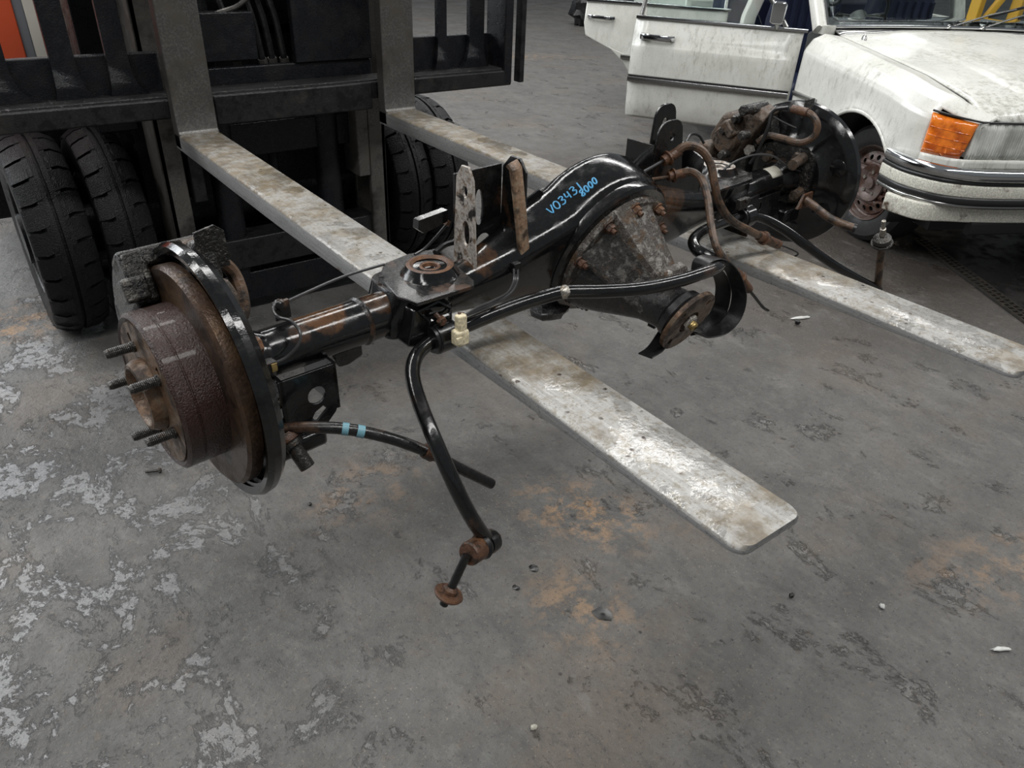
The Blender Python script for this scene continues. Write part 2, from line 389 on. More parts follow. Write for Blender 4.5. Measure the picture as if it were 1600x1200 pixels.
# ================================================================== SETTING
me = MB(); me.add([(-25, -12, 0), (35, -12, 0), (35, 45, 0), (-25, 45, 0)], [(0, 1, 2, 3)])
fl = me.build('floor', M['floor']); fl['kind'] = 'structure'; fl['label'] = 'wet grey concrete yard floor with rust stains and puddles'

# ================================================================== FORKLIFT
FB = empty('forklift', (1.03, 3.1, 0), 'grimy black forklift with twin front tyres and lifted carriage', 'forklift')
# carriage
def fpart(name, mat, fn, parent=FB, bevel=.004, **k):
    m = MB(); fn(m); return m.build(name, M[mat], parent, bevel=bevel, **k)
carr = fpart('carriage', 'truck_bar', lambda m: (m.bb(-.35, 1.975, 2.60, 2.70, .835, .895), m.bb(.76, 1.335, 2.596, 2.70, .80, .895)), bevel=.006)
fpart('carriage_ledge', 'truck_grit', lambda m: m.bb(-.35, 1.97, 2.612, 2.715, .89, .902), carr, bevel=.003)
fpart('lower_plate', 'truck_black', lambda m: m.bb(-.35, .64, 2.70, 2.73, .86, 1.018), carr)
fpart('lower_plate', 'truck_black', lambda m: m.bb(1.47, 1.93, 2.70, 2.73, .86, 1.022), carr)
fpart('centre_plate', 'truck_black', lambda m: m.bb(.74, 1.40, 2.72, 2.75, .87, .955), carr)
def vbar(x0, x1, flare_l, flare_r, y=2.655):
    m = MB(); zt = 1.75
    pts = [(x1, zt), (x0, zt), (x0, 1.0)]
    for k in range(5):
        a = math.pi / 2 * k / 4; pts.append((x0 - flare_l * (1 - math.cos(a)), 1.0 - .10 * math.sin(a) ** 1.0))
    for k in range(4, -1, -1):
        a = math.pi / 2 * k / 4; pts.append((x1 + flare_r * (1 - math.cos(a)), 1.0 - .10 * math.sin(a)))
    m.plate(pts, .022, lambda x, z, d: Vector((x, y + .02 + d, z)))
    return m.build('backrest_bar', M['truck_black'], carr, bevel=.004)
for x0, x1, a, b in ((.165, .225, .03, .07), (.335, .40, .012, .05), (.487, .548, .012, .05), (-.02, .04, .03, .05), (-.2, -.14, .03, .05),
                     (1.495, 1.545, .02, .04), (1.668, 1.708, .02, .03), (1.815, 1.885, .05, .03)): vbar(x0, x1, a, b)
fpart('end_plate', 'truck_black', lambda m: m.bb(1.935, 1.975, 2.60, 2.73, .84, 1.75), carr)
fpart('end_plate', 'truck_bar', lambda m: m.bb(2.015, 2.04, 2.60, 2.64, .842, 1.75), carr)
fpart('upper_bar', 'truck_bar', lambda m: m.bb(-.35, 1.975, 2.60, 2.70, 1.40, 1.50), carr)
# mast
mast = fpart('mast_rail', 'truck_mast', lambda m: (m.bb(.60, .675, 2.78, 2.80, .05, 2.3), m.bb(.60, .62, 2.78, 2.94, .05, 2.3), m.bb(.60, .675, 2.92, 2.94, .05, 2.3)))
fpart('mast_rail', 'truck_mast', lambda m: (m.bb(1.40, 1.475, 2.78, 2.80, .05, 2.3), m.bb(1.455, 1.475, 2.78, 2.94, .05, 2.3), m.bb(1.40, 1.475, 2.92, 2.94, .05, 2.3)))
fpart('inner_rail', 'truck_bar', lambda m: m.bb(.69, .735, 2.77, 2.90, .50, 2.0))
fpart('inner_rail', 'truck_mast', lambda m: m.bb(1.345, 1.395, 2.77, 2.90, .50, 2.0))
fpart('mast_foot', 'truck_bar', lambda m: m.bb(.66, 1.42, 2.80, 2.92, .20, .32))
fpart('mast_foot', 'truck_black', lambda m: m.bb(.66, 1.42, 2.82, 2.92, .05, .17))
fpart('lift_cylinder', 'truck_black', lambda m: (m.cyl((.83, 2.86, .1), (.83, 2.86, 1.9), .035), m.cyl((.83, 2.86, .1), (.83, 2.86, .78), .05)), bevel=0)
fpart('lift_cylinder', 'truck_black', lambda m: (m.cyl((1.25, 2.86, .1), (1.25, 2.86, 1.9), .035), m.cyl((1.25, 2.86, .1), (1.25, 2.86, .78), .05)), bevel=0)
fpart('tilt_strut', 'truck_bar', lambda m: m.cyl((1.10, 3.05, .72), (1.02, 2.86, .35), .02), bevel=0)
fpart('mast_crossmember', 'truck_black', lambda m: m.bb(.66, 1.42, 2.84, 2.92, .62, .74))
for x0, x1, y in ((.90, .94, 2.80), (1.0, 1.02, 2.79), (1.04, 1.06, 2.80), (1.08, 1.10, 2.79), (1.16, 1.20, 2.81)):
    m = MB(); xm = (x0 + x1) / 2
    m.tube(catmull([(xm + .02, y + .03, .86), (xm, y, .95), (xm - .015, y, 1.08), (xm - .03, y + .02, 1.22), (xm + .05, y + .05, 1.42), (xm + .05, y + .05, 1.8)]), .012, 8)
    hz = m.build('hydraulic_hose', M['truck_bar'], FB)
    m = MB(); m.cyl((xm + .008, y + .012, .91), (xm - .002, y, .965), .017, 6); m.build('hose_fitting', M['truck_mast'], hz)
m = MB(); m.tube(catmull([(.80, 2.79, 1.0), (.84, 2.77, 1.10), (.95, 2.77, 1.14), (1.04, 2.78, 1.22)]), .008, 8); m.build('hydraulic_hose', M['truck_mast'], FB)
fpart('carriage_roller_plate', 'truck_black', lambda m: m.bb(1.10, 1.40, 2.71, 2.74, .955, 1.75))
fpart('valve_block', 'truck_black', lambda m: (m.bb(.76, .98, 2.74, 2.80, .97, 1.12), m.bb(.70, .76, 2.74, 2.80, .93, 1.02)))
# body behind the mast
body = fpart('chassis', 'truck_black', lambda m: (m.bb(.58, 1.48, 3.05, 4.9, .18, 1.05), m.bb(.10, 1.96, 3.55, 4.9, .30, 1.0), m.bb(.58, 1.48, 3.05, 3.15, 1.0, 1.75)), bevel=.01)
fpart('front_fender', 'truck_black', lambda m: (m.bb(.47, .60, 3.02, 3.5, .80, 1.2), m.bb(.47, .60, 3.0, 3.02, .72, 1.25)), body)
fpart('front_fender', 'truck_black', lambda m: m.bb(1.46, 1.60, 3.0, 3.5, .80, .95), body)
fpart('axle_beam', 'truck_black', lambda m: m.cyl((.15, 3.1, .36), (1.92, 3.1, .36), .09), bevel=0)
fpart('side_panel', 'orange_paint', lambda m: m.bb(-.10, PY(27, 40, 3.47).x, 3.45, 3.50, .90, 1.45), body)
fpart('side_panel', 'grey_panel', lambda m: (m.bb(-.10, PY(40, 60, 3.46).x, 3.46, 3.49, .80, .90), m.bb(PY(27, 40, 3.46).x, PY(44, 40, 3.46).x, 3.46, 3.49, .80, 1.45)), body)
fpart('side_panel', 'cream_panel', lambda m: m.bb(PY(44, 40, 3.46).x, PY(84, 40, 3.46).x, 3.46, 3.49, .80, 1.45), body)
fpart('lit_rail_strip', 'cream_panel', lambda m: m.bb(PY(200, 45, 2.98).x, PY(222, 45, 2.98).x, 2.97, 3.0, .90, 1.6), body)  # added cream strip, paints in the lit flank of the mast rail
# tyres
def truck_tyre(xc, wd, parent):
    R = .36; n = 26; yc, zc = 3.10, R; m = MB()
    prof = [(.20, -wd * .42), (.26, -wd * .5), (R - .045, -wd * .5), (R - .028, -wd * .47), (R - .022, -wd * .27), (R - .003, -wd * .2), (R - .001, -wd * .03), (R - .012, -.004), (R - .012, .004), (R - .001, wd * .03), (R - .003, wd * .2), (R - .022, wd * .27), (R - .028, wd * .47), (R - .045, wd * .5), (.26, wd * .5), (.20, wd * .42)]
    m.lathe(prof, (xc, yc, zc), UX, 52, caps=False)
    def pt(r, a, x): return Vector((xc + x, yc + r * math.cos(a), zc + r * math.sin(a)))
    for side in (-1, 1):
        for k in range(n):
            a0 = 2 * math.pi * (k + (.5 if side > 0 else 0)) / n; da = 2 * math.pi / n * .43
            x_in, x_out = side * wd * .12, side * wd * .5
            sk = .10 * side
            q = []
            for r_in, rr in ((0, R - .03), (1, R)):
                xo = x_out if not r_in else side * wd * .47
                q.append([pt(rr, a0 - da + sk * .3, x_in), pt(rr, a0 + da + sk * .3, x_in), pt(rr - (.004 if r_in else 0), a0 + da, side * wd * .3), pt(rr - (.022 if r_in else 0), a0 + da, xo), pt(rr - (.022 if r_in else 0), a0 - da, xo), pt(rr - (.004 if r_in else 0), a0 - da, side * wd * .3)])
            m.loft(q)
    o = m.build('tyre', M['rubber'], parent, ang=40)
    m = MB(); m.lathe([(.05, -wd * .2), (.19, -wd * .2), (.205, -wd * .45), (.21, -wd * .45), (.21, wd * .45), (.205, wd * .45), (.19, wd * .15), (.05, wd * .15)], (xc, yc, zc), UX, 36)
    m.build('rim', M['truck_black'], o)
for xc, wd in ((.245, .185), (.452, .165), (1.608, .165), (1.80, .185)): truck_tyre(xc, wd, FB)

# forks
def fork(x0, x1, label, seed):
    root = empty('forklift_fork', ((x0 + x1) / 2, 2.56, .75), label, 'fork', 'forklift forks')
    yt, yh, zt = .330, 2.54, .80; rings = []
    ys = [yh + .045 - (yh + .045 - yt - .06) * k / 26 for k in range(26)] + [yt + .06 * (1 - k / 14) ** 1.6 for k in range(15)]
    for k, y in enumerate(ys):
        u = (yh + .045 - y) / (yh + .045 - yt)
        th = .050 if u < .35 else .050 - (.050 - .012) * ((u - .35) / .65) ** 1.15
        tipk = max(0, (y - yt))
        ins = 0.0
        if tipk < .022: ins = .018 * (1 - math.sqrt(max(0, 1 - (1 - tipk / .022) ** 2)))
        lip = .0015 * math.sin(k * 2.3 + seed)
        a, b = x0 + ins, x1 - ins
        c = .006
        rings.append([Vector((a, y, zt - c)), Vector((a + c, y, zt)), Vector((b - c, y, zt)), Vector((b, y, zt - c)), Vector((b, y, zt - th)), Vector((a, y, zt - th))])
    m = MB(); m.loft(rings)
    o = m.build('blade', M['fork_side'], root, ang=50)
    o.data.materials.append(M['fork_steel'])
    for p in o.data.polygons:
        if p.normal.z > .5: p.material_index = 1
    m = MB(); rings = []
    for z in (.752, .79, .80, .803, .81, .9, 1.1, 1.4, 1.75):
        f = .010 * max(0, 1 - (z - .80) / .012) if z >= .80 else .010
        rings.append([Vector((x0, yh - f, z)), Vector((x1, yh - f, z)), Vector((x1, yh + .05, z)), Vector((x0, yh + .05, z))])
    m.loft(rings); m.build('shank', M['shank_steel'], root, ang=60, bevel=.004)
    m = MB(); m.bb(x0 + .02, x1 - .02, yh + .05, yh + .058, .80, 1.42); m.build('shank_hook', M['truck_black'], root)
    return root
fork(.618, .744, 'left bright-worn steel forklift fork with muddy blade, whole tip in view', 0)
fork(1.352, 1.480, 'far right steel forklift fork passing under the axle beside the white car', 1)

# ================================================================== REAR AXLE
AX = empty('rear_axle', A(.8, 0, -.06), 'black vehicle rear axle with brake discs lying across the forks', 'axle')
def part(name, mat, m, parent=AX, **k): return m.build(name, M[mat], parent, **k)
def hpath(pts, n=6): return catmull([PH(x, y, h) for x, y, h in pts], n)
def lerp(a, b, t): return a + (b - a) * t
SD = .797                                             # differential centre along the axle
# --- housing: tubes and banjo in one skin
def se(s, hn, hq, qc=0.0, ex=2.0, n=40, nc=0.0):
    out = []
    for k in range(n):
        a = 2 * math.pi * k / n; c, d = math.cos(a), math.sin(a)
        out.append(Q(s, qc + hq * math.copysign(abs(c) ** (2 / ex), c), nc + hn * math.copysign(abs(d) ** (2 / ex), d)))
    return out
rings = []
SS = [.02, .12, .25, .38, .42] + [.42 + .0235 * k for k in range(1, 33)] + [1.20, 1.30, 1.42, 1.50]
for s in SS:
    d = abs(s - SD); RB, r0 = .157, .036
    if d < .118: hn = math.sqrt(max(RB * RB - d * d, 0)); 
    else:
        h1 = math.sqrt(RB * RB - .118 ** 2); u = min(1, (d - .118) / .29); hn = h1 + (r0 - h1) * (u * (1.35 - .35 * u))
        hn = max(hn, r0)
    k = max(0, min(1, 1 - (d - .08) / .32)); k = k * k * (3 - 2 * k)
    hq = r0 + (.062 - r0) * k; qc = -.03 * k; ex = 2 + 2.6 * k
    rings.append(se(s, hn, hq, qc, ex))
t = grimy('housing_paint', (.004, .004, .0042), (.05, .026, .014), .60, .74, (.10, .30), 11, coat=.25, bumps=.07)
cs = t.b.inputs['Base Color'].links[0].from_socket
for (px, py, v_, r, k) in ((498, 492, .03, .045, .9), (470, 520, .03, .02, .5), (590, 470, .03, .03, .5), (745, 415, .03, .04, .6), (1015, 305, .06, .08, .75), (1050, 330, .04, .05, .5), (395, 548, .02, .02, .8)):
    c0 = PV(px, py, v_) - AX.location; mp = t.n.new('ShaderNodeVectorMath'); mp.operation = 'DISTANCE'; t.link(t.co, mp.inputs[0]); mp.inputs[1].default_value = c0
    g = t.step(t.math('ADD', mp.outputs['Value'], t.math('MULTIPLY', t.noise(40, 5, .7), .03)), r + .016, r + .008)
    cs = t.mix(t.math('MULTIPLY', g, k), cs, t.mix(t.step(t.noise(60, 4), .4, .6), (.10, .048, .022), (.05, .027, .015)))
t.setv('Base Color', cs)
m = MB(); m.loft(rings); housing = part('axle_housing', 'housing_paint', m, ang=50)
bvh = BVHTree.FromPolygons([tuple(v_) for v_ in m.v], m.f)
# weld beads round the tubes, rust band on the left tube
m = MB(); m.tube([A(.245, math.cos(a) * .0345, math.sin(a) * .0345) for a in np.linspace(0, 2 * math.pi, 24)[:-1]], .005, 6, closed=True); part('weld_bead', 'black_rusty', m, housing)
m = MB(); m.lathe([(.038, 0), (.044, .015), (.044, .05), (.036, .07)], A(.015, 0, 0), AA, 32); part('tube_end', 'black_paint', m, housing)
m = MB(); m.lathe([(.036, 0), (.044, .02), (.048, .05), (.048, .08)], A(1.43, 0, 0), AA, 32); part('tube_end', 'black_rusty', m, housing)
# sticker on right tube
m = MB(); m.grid(2, 8, lambda u, v_: A(1.385 + .05 * u, .0372 * math.cos(math.radians(35 + 55 * v_)), .0372 * math.sin(math.radians(35 + 55 * v_)))); part('sticker', 'sticker_white', m, housing, solid=.0006)
# --- differential ring flange and carrier
m = MB(); m.lathe([(.146, .012), (.149, .022), (.149, .034), (.144, .040), (.128, .042), (.124, .036)], Q(SD, 0, 0), AP, 48); part('housing_flange', 'black_paint', m, housing)
m = MB(); m.lathe([(.126, .034), (.130, .040), (.130, .050), (.126, .054), (.110, .055)], Q(SD, 0, 0), AP, 48)
ringf = part('carrier_flange', 'cast_speckle', m)
rings = []
for q, wl, wr, nb, nt in ((.045, .112, .112, -.118, .04), (.07, .100, .098, -.112, .034), (.10, .082, .078, -.098, .024), (.14, .062, .058, -.075, .018), (.175, .048, .046, -.056, .024), (.205, .044, .044, -.046, .036), (.225, .042, .042, -.043, .040)):
    rg = []
    for k in range(28):
        a = 2 * math.pi * k / 28; c, d = math.cos(a), math.sin(a); ex = 2.6
        x = (wr if c > 0 else wl) * math.copysign(abs(c) ** (2 / ex), c)
        cy = (nt + nb) / 2; y = cy + (nt - nb) / 2 * math.copysign(abs(d) ** (2 / ex), d); rg.append(Q(SD + x, q, y))
    rings.append(rg)
m = MB(); m.loft(rings); carrier = part('differential_carrier', 'cast_dark', m, ang=50)
# top ridge with its end lug
rings = []
for q, s0, w_, n0, n1 in ((.045, -.012, .050, .03, .124), (.075, -.008, .046, .03, .108), (.12, -.002, .038, .01, .080), (.165, .004, .030, .0, .056), (.178, .006, .029, .0, .050)):
    rings.append([Q(SD + s0 - w_ * 1.25, q, n0), Q(SD + s0 - w_, q, n1 - .006), Q(SD + s0 - w_ * .72, q, n1), Q(SD + s0 - .006, q, n1 + .003), Q(SD + s0 + w_ * .1, q, n1 - .004), Q(SD + s0 + w_ * .72, q, n1 - .001), Q(SD + s0 + w_, q, n1 - .008), Q(SD + s0 + w_ * 1.25, q, n0)])
m = MB(); m.loft(rings); part('carrier_ridge', 'cast_speckle', m, carrier, ang=40)
m = MB(); m.loft([[Q(SD + .006 + x, q, n_) for x, n_ in rrect(-.030, .030, .015, top, .012)] for q, top in ((.160, .058), (.168, .070), (.182, .070), (.190, .062))]); part('ridge_lug', 'cast_speckle', m, carrier, ang=40)
# left web: flat triangular ledge running to the nose
rings = []
for q, sl, n_ in ((.046, -.122, .045), (.09, -.098, .022), (.14, -.070, 0), (.185, -.046, -.016)):
    t_ = (q - .045) / .133; rl = SD + lerp(-.012, .006, t_) - lerp(.046, .027, t_); nt_ = lerp(.112, .038, t_)
    rings.append([Q(SD + sl, q, n_), Q(SD + sl, q, n_ - .012), Q(SD - .01, q, n_ - .012), Q(SD - .01, q, nt_), Q(rl, q, nt_), Q((rl + SD + sl) / 2, q, (nt_ + n_) / 2 - .012)])
m = MB(); m.loft(rings); part('carrier_web', 'cast_mid', m, carrier, bevel=.003)
rings = []
for q, sl, n_ in ((.046, .118, .045), (.09, .095, .022), (.14, .066, 0), (.185, .046, -.016)):
    t_ = (q - .045) / .133; rl = SD + lerp(-.012, .006, t_) + lerp(.046, .027, t_); nt_ = lerp(.112, .038, t_)
    rings.append([Q(SD + sl, q, n_), Q(SD + sl, q, n_ - .012), Q(SD + .01, q, n_ - .012), Q(SD + .01, q, nt_), Q(rl, q, nt_), Q((rl + SD + sl) / 2, q, (nt_ + n_) / 2 - .012)])
m = MB(); m.loft(rings); part('carrier_web', 'cast_mid', m, carrier, bevel=.003)
# flange bolts
for ang in (168, 128, 96, 55, 205, 245, 20, -15, 285, 325):
    a = math.radians(ang); c = Q(SD + .118 * math.cos(a), .052, .118 * math.sin(a)); m = MB()
    m.lathe([(.013, 0), (.013, .004)], c, AP, 14); m.hexnut(c + AP * .004, AP, .0095, .010); m.cyl(c + AP * .012, c + AP * .022, .005, 8)
    part('flange_bolt', 'rust_brown', m, ringf)
# nose and pinion flange
m = MB(); m.lathe([(.043, .215), (.05, .222), (.052, .235), (.046, .243), (.03, .245)], Q(SD, 0, 0), AP, 36); part('dust_shield', 'rubber_soft', m, carrier)
FC = Q(SD, .245, 0)
def fdisc(x, y, z): return FC + AA * x + AN * y + AP * z
hol = [circ(.050 * math.cos(a), .050 * math.sin(a), .006, n=10) for a in (math.radians(k) for k in (50, 140, 230, 320))]
m = MB(); m.plate(circ(0, 0, .066, n=48), .009, fdisc, hol + [circ(0, 0, .024, n=24)]); pf = part('pinion_flange', 'rust_face', m, bevel=.0015)
m = MB(); m.lathe([(.026, -.002), (.026, .004), (.022, .005), (.020, .003), (.012, .003)], FC, AP, 28); part('flange_hub', 'rust_brown', m, pf)
m = MB(); m.hexnut(FC + AP * .003, AP, .0175, .013); part('pinion_nut', 'bare_steel', m, pf)
m = MB(); m.lathe([(.009, 0), (.009, .012), (.004, .014), (.004, .008)], FC + AP * .012, AP, 16); part('pinion_shaft_end', 'brass', m, pf)
# lower housing drain boss
m = MB(); m.blob(Q(SD - .10, .02, -.135), .045, .035, .02, 4, .1); part('drain_boss', 'cast_dark', m, housing)
# --- blue paint-pen writing on the housing
GL = {'V': [[(0, 1), (.5, 0), (1, 1)]], '0': [[(.5 + .45 * math.cos(a), .5 + .5 * math.sin(a)) for a in np.linspace(0, 2 * math.pi, 13)]],
      '3': [[(.1, .95), (.6, 1), (.85, .75), (.4, .55), (.9, .35), (.6, 0), (.05, .08)]], '4': [[(.2, 1), (.15, .45), (.9, .45)], [(.8, .95), (.75, 0)]], '1': [[(.5, 1), (.5, 0)]], 'o': [[(.5 + .42 * math.cos(a), .5 + .5 * math.sin(a)) for a in np.linspace(0, 2 * math.pi, 11)]],
      '8': [[(.5 + .4 * math.sin(2 * a), .5 + .5 * math.cos(a)) for a in np.linspace(0, 2 * math.pi, 15)]]}
def write(txt, x0, y0, adv, ux, uw, r):
    m = MB(); x, y = x0, y0
    for ch in txt:
        for st in GL[ch]:
            pp_ = []
            for a, b in st:
                px, py = x + a * ux[0] + b * uw[0], y + a * ux[1] + b * uw[1]
                d = Vector(ray(820 + px / 5.218, 250 + py / 5.218)).normalized(); hit = bvh.ray_cast(Vector(EYE), d)
                if hit[0] is not None: pp_.append(hit[0] + hit[1] * .0002 if hit[1].dot(d) < 0 else hit[0] - hit[1] * .0002)
            if len(pp_) > 1: m.tube(catmull(pp_, 3), r, 6)
        x += adv[0]; y += adv[1]
    return m
m = write('V03431', 215, 450, (46, -39), (38, -33), (-42, -50), .0015); m2 = write('8ooo', 470, 302, (33, -32), (26, -24), (-28, -42), .0017)
m.add(m2.v, m2.f); part('blue_writing', 'blue_paint_pen', m, housing)
# --- brake, left
def circ3(s, r, h0=0, v0=0, n=48): return [A(s, h0 + r * math.cos(2 * math.pi * k / n), v0 + r * math.sin(2 * math.pi * k / n)) for k in range(n)]
HS = -.074
m = MB(); m.lathe([(.030, .004), (.098, .004), (.104, 0), (.109, .004), (.109, .020), (.1075, .021), (.1075, .0225), (.109, .0235), (.109, .058)], A(HS, 0, 0), AA, 64)
disc = part('brake_disc_hat', 'disc_brown', m, ang=30)
m = MB(); m.lathe([(.108, -.018), (.152, -.018), (.157, -.014), (.157, .002), (.10, .002)], A(0, 0, 0), AA, 72); part('brake_disc', 'disc_steel', m, disc, ang=30)
def face(x, y, z): return A(HS - z, x, y)
hh = [[(.078 * math.cos(a + da) * k, .078 * math.sin(a + da) * k) for k, da in ((.92, -.07), (.92, .07), (1.08, .06), (1.08, -.06))] for a in (math.radians(48 + 72 * k) for k in range(5))]
m = MB(); m.plate(circ(0, 0, .0975, n=48), .003, lambda x, y, z: A(HS + .004 - z, x, y), hh + [circ(0, 0, .05, n=32)]); part('hat_face', 'rust_face', m, disc)
m = MB(); m.lathe([(.049, .006), (.049, -.008), (.045, -.016), (.040, -.017), (.037, -.013), (.035, .004), (.012, .008)], A(HS, 0, 0), AA, 40); hub = part('hub', 'rust_face', m, disc, ang=40)
m = MB(); m.lathe([(.0355, -.002), (.028, -.0005), (.0, .0)], A(HS, 0, 0), AA, 30); part('hub_cap', 'rust_brown', m, hub)
for ang in (42, 114, 186, 258, 330):
    a = math.radians(ang); b = A(HS + .004, .065 * math.cos(a), .065 * math.sin(a)); m = MB()
    prof = [(.008, 0), (.008, .006), (.0066, .007)]
    for k in range(13): prof += [(.0068, .008 + k * .0022), (.0060, .0092 + k * .0022)]
    prof += [(.0052, .039)]
    m.lathe(prof, b, -AA, 14); part('wheel_stud', 'thread_steel', m, disc, ang=20)
# shield
m = MB(); m.lathe([(.166, .006), (.174, .001), (.1785, .004), (.178, .012), (.170, .021), (.150, .025), (.06, .027), (.06, .030), (.150, .028), (.173, .024), (.1815, .014), (.183, .004), (.179, -.004), (.168, -.001)], A(0, 0, 0), AA, 80, caps=False)
shl = part('backing_plate', 'black_paint', m, ang=30)
# caliper left (over the far upper edge of the disc)
def arcblk(s0, s1, r0, r1, a0, a1, n=8):
    m = MB(); rr = []
    for k in range(n + 1):
        a = math.radians(a0 + (a1 - a0) * k / n); c, d = math.cos(a), math.sin(a)
        rr.append([A(s0, r0 * c, r0 * d), A(s1, r0 * c, r0 * d), A(s1, r1 * c, r1 * d), A(s0, r1 * c, r1 * d)])
    m.loft(rr); return m
cal = part('caliper', 'caliper_dark', arcblk(-.05, -.018, .112, .186, 118, 178), bevel=.006)
part('caliper_bridge', 'caliper_dark', arcblk(-.05, .075, .162, .188, 122, 136, 3), cal, bevel=.005)
part('caliper_bridge', 'caliper_dark', arcblk(-.05, .075, .162, .188, 160, 174, 3), cal, bevel=.005)
part('caliper_pad_ear', 'caliper_dark', arcblk(-.062, -.03, .118, .15, 112, 124, 2), cal, bevel=.004)
part('caliper_body', 'caliper_dark', arcblk(.032, .062, .115, .178, 104, 150, 6), cal, bevel=.008)
for a in (118,):
    a = math.radians(a); m = MB(); m.cyl(A(.03, .172 * math.cos(a), .172 * math.sin(a)), A(.062, .172 * math.cos(a), .172 * math.sin(a)), .011, 12); m.hexnut(A(.062, .172 * math.cos(a), .172 * math.sin(a)), AA, .012, .008); part('slide_pin', 'caliper_brown', m, cal)
m = MB(); m.tube(catmull([PS(334, 406, .062), PS(350, 412, .075), PS(366, 430, .085), PS(377, 460, .085), PS(380, 485, .08), PS(374, 500, .07)]), .010, 10); hs = part('brake_hose', 'hose_brown', m, cal)
m = MB(); m.cyl(PS(330, 402, .06), PS(345, 408, .07), .0135, 12); m.cyl(PS(326, 400, .058), PS(333, 404, .062), .016, 6); part('hose_fitting', 'rust_brown', m, hs)
m = MB(); m.plate([(-.02, 0), (.02, 0), (.02, .05), (.008, .06), (-.02, .055)], .004, lambda x, y, z: PS(338, 420, .055) + AA * x + AV * y - AH * z); part('hose_bracket', 'caliper_dark', m, cal)
m = MB(); m.blob(PS(352, 468, .05), .018, .02, .03, 2, .08); part('piston_boss', 'caliper_brown', m, cal)
# bolts on the plate, ABS sensor, wire
for px, py in ((400, 545),):
    m = MB(); m.hexnut(PS(px - 6, py - 2, .045), AA, .013, .012); part('plate_bolt', 'rust_brown', m, shl)
m = MB(); m.box(PH(415, 572, .045), .014, .008, .007, AA, AH, AV); sn = part('speed_sensor', 'black_rusty', m, shl, bevel=.002)
m = MB(); m.box(PH(425, 571, .047), .004, .008, .006, AA, AH, AV); part('sensor_clip', 'brass', m, sn)
m = MB(); m.tube(hpath([(428, 568, .046), (448, 558, .05), (465, 540, .055), (469, 520, .05), (455, 502, .03), (436, 496, .01), (427, 486, .0), (430, 478, -.005), (442, 474, -.01)]), .0024, 8); part('sensor_wire', 'wire_grey', m, shl)
m = MB(); m.tube(hpath([(442, 474, -.01), (490, 452, -.025), (540, 431, -.04), (600, 413, -.05)]), .0024, 8); part('sensor_wire', 'wire_grey', m, shl)
m = MB(); m.box(PH(440, 484, -.01), .012, .003, .014, AA, AH, AV); m.blob(PH(436, 476, -.006), .009, .009, .008, 3, .15); part('wire_clip', 'black_rusty', m, shl)
m = MB(); m.cyl(PS(410, 675, .03), PS(418, 673, .044), .004, 8); part('grease_tag', 'brass', m, shl)

# --- lower bracket, left
def br(x, y, z): return A(x, .052 - z, y)
m = MB(); m.plate([(.075, -.02), (.165, -.022), (.168, -.03), (.168, -.088), (.16, -.105), (.135, -.128), (.12, -.135), (.078, -.135)], .005, br,
                  [circ(.132, -.064, .0145), [(.118, -.104), (.128, -.108), (.146, -.094), (.14, -.086), (.126, -.092)]]); lb = part('link_bracket', 'black_paint', m, bevel=.001)
m = MB(); m.plate([(.052, -.02), (-.045, -.02), (-.045, -.13), (.052, -.135)], .005, lambda x, y, z: A(.078 + z, x, y), [circ(.02, -.075, .017)]); part('bracket_side', 'black_paint', m, lb)
m = MB(); m.plate([(.052, -.02), (-.045, -.02), (-.045, -.10), (.052, -.10)], .005, lambda x, y, z: A(.163 + z, x, y)); part('bracket_side', 'black_paint', m, lb)
m = MB(); m.cyl(A(.078, .02, -.075), A(.052, .02, -.075), .009, 12); m.hexnut(A(.062, .02, -.075), -AA, .017, .014); part('bracket_bolt', 'bare_steel', m, lb)
e0, e1 = PH(447, 682, .075), PH(481, 730, .105)
d = (e1 - e0).normalized(); m = MB(); m.cyl(e0, e1, .0115, 18); m.lathe([(.0115, 0), (.018, .002), (.018, .010), (.0115, .012)], e0 + d * .006, d, 18); part('shock_pin', 'thread_steel', m, lb)
m = MB(); m.lathe([(.016, 0), (.020, .006), (.020, .012), (.013, .016)], e0 - d * .006, d, 18); part('pin_collar', 'rust_brown', m, lb)
m = MB(); m.box(A(.09, .04, -.125), .04, .035, .014, AA, AH, AV); part('pin_boss', 'black_paint', m, lb, bevel=.006)
# nub beneath the tube
m = MB(); m.plate([(0, 0), (.055, .01), (.055, -.022), (.03, -.03), (.01, -.028)], .03, lambda x, y, z: A(.185 + x, -.02 + z, -.032 + y)); part('tube_lug', 'cast_dark', m, housing, bevel=.003)
# --- parking brake cable with blue tape, left
cp = hpath([(405, 672, .05), (440, 670, .07), (490, 668, .10), (545, 671, .13), (610, 685, .16), (670, 707, .19), (715, 730, .205), (768, 756, .22)], 8)
m = MB(); m.tube(cp, [.0088] * len(cp), 12); cb = part('parking_brake_cable', 'black_rusty', m)
for i0, i1 in ((22, 24), (25, 27)):
    q0, q1 = cp[i0].lerp(cp[i0 + 1], .6), cp[i1].lerp(cp[i1 + 1], .0); m = MB(); m.tube([q0, q0.lerp(q1, .5), q1], .0094, 12); part('tape_band', 'blue_tape', m, cb)
m = MB(); m.tube(hpath([(664, 704, .188), (676, 710, .192)], 2), .012, 12); part('cable_ferrule', 'rust_brown', m, cb)
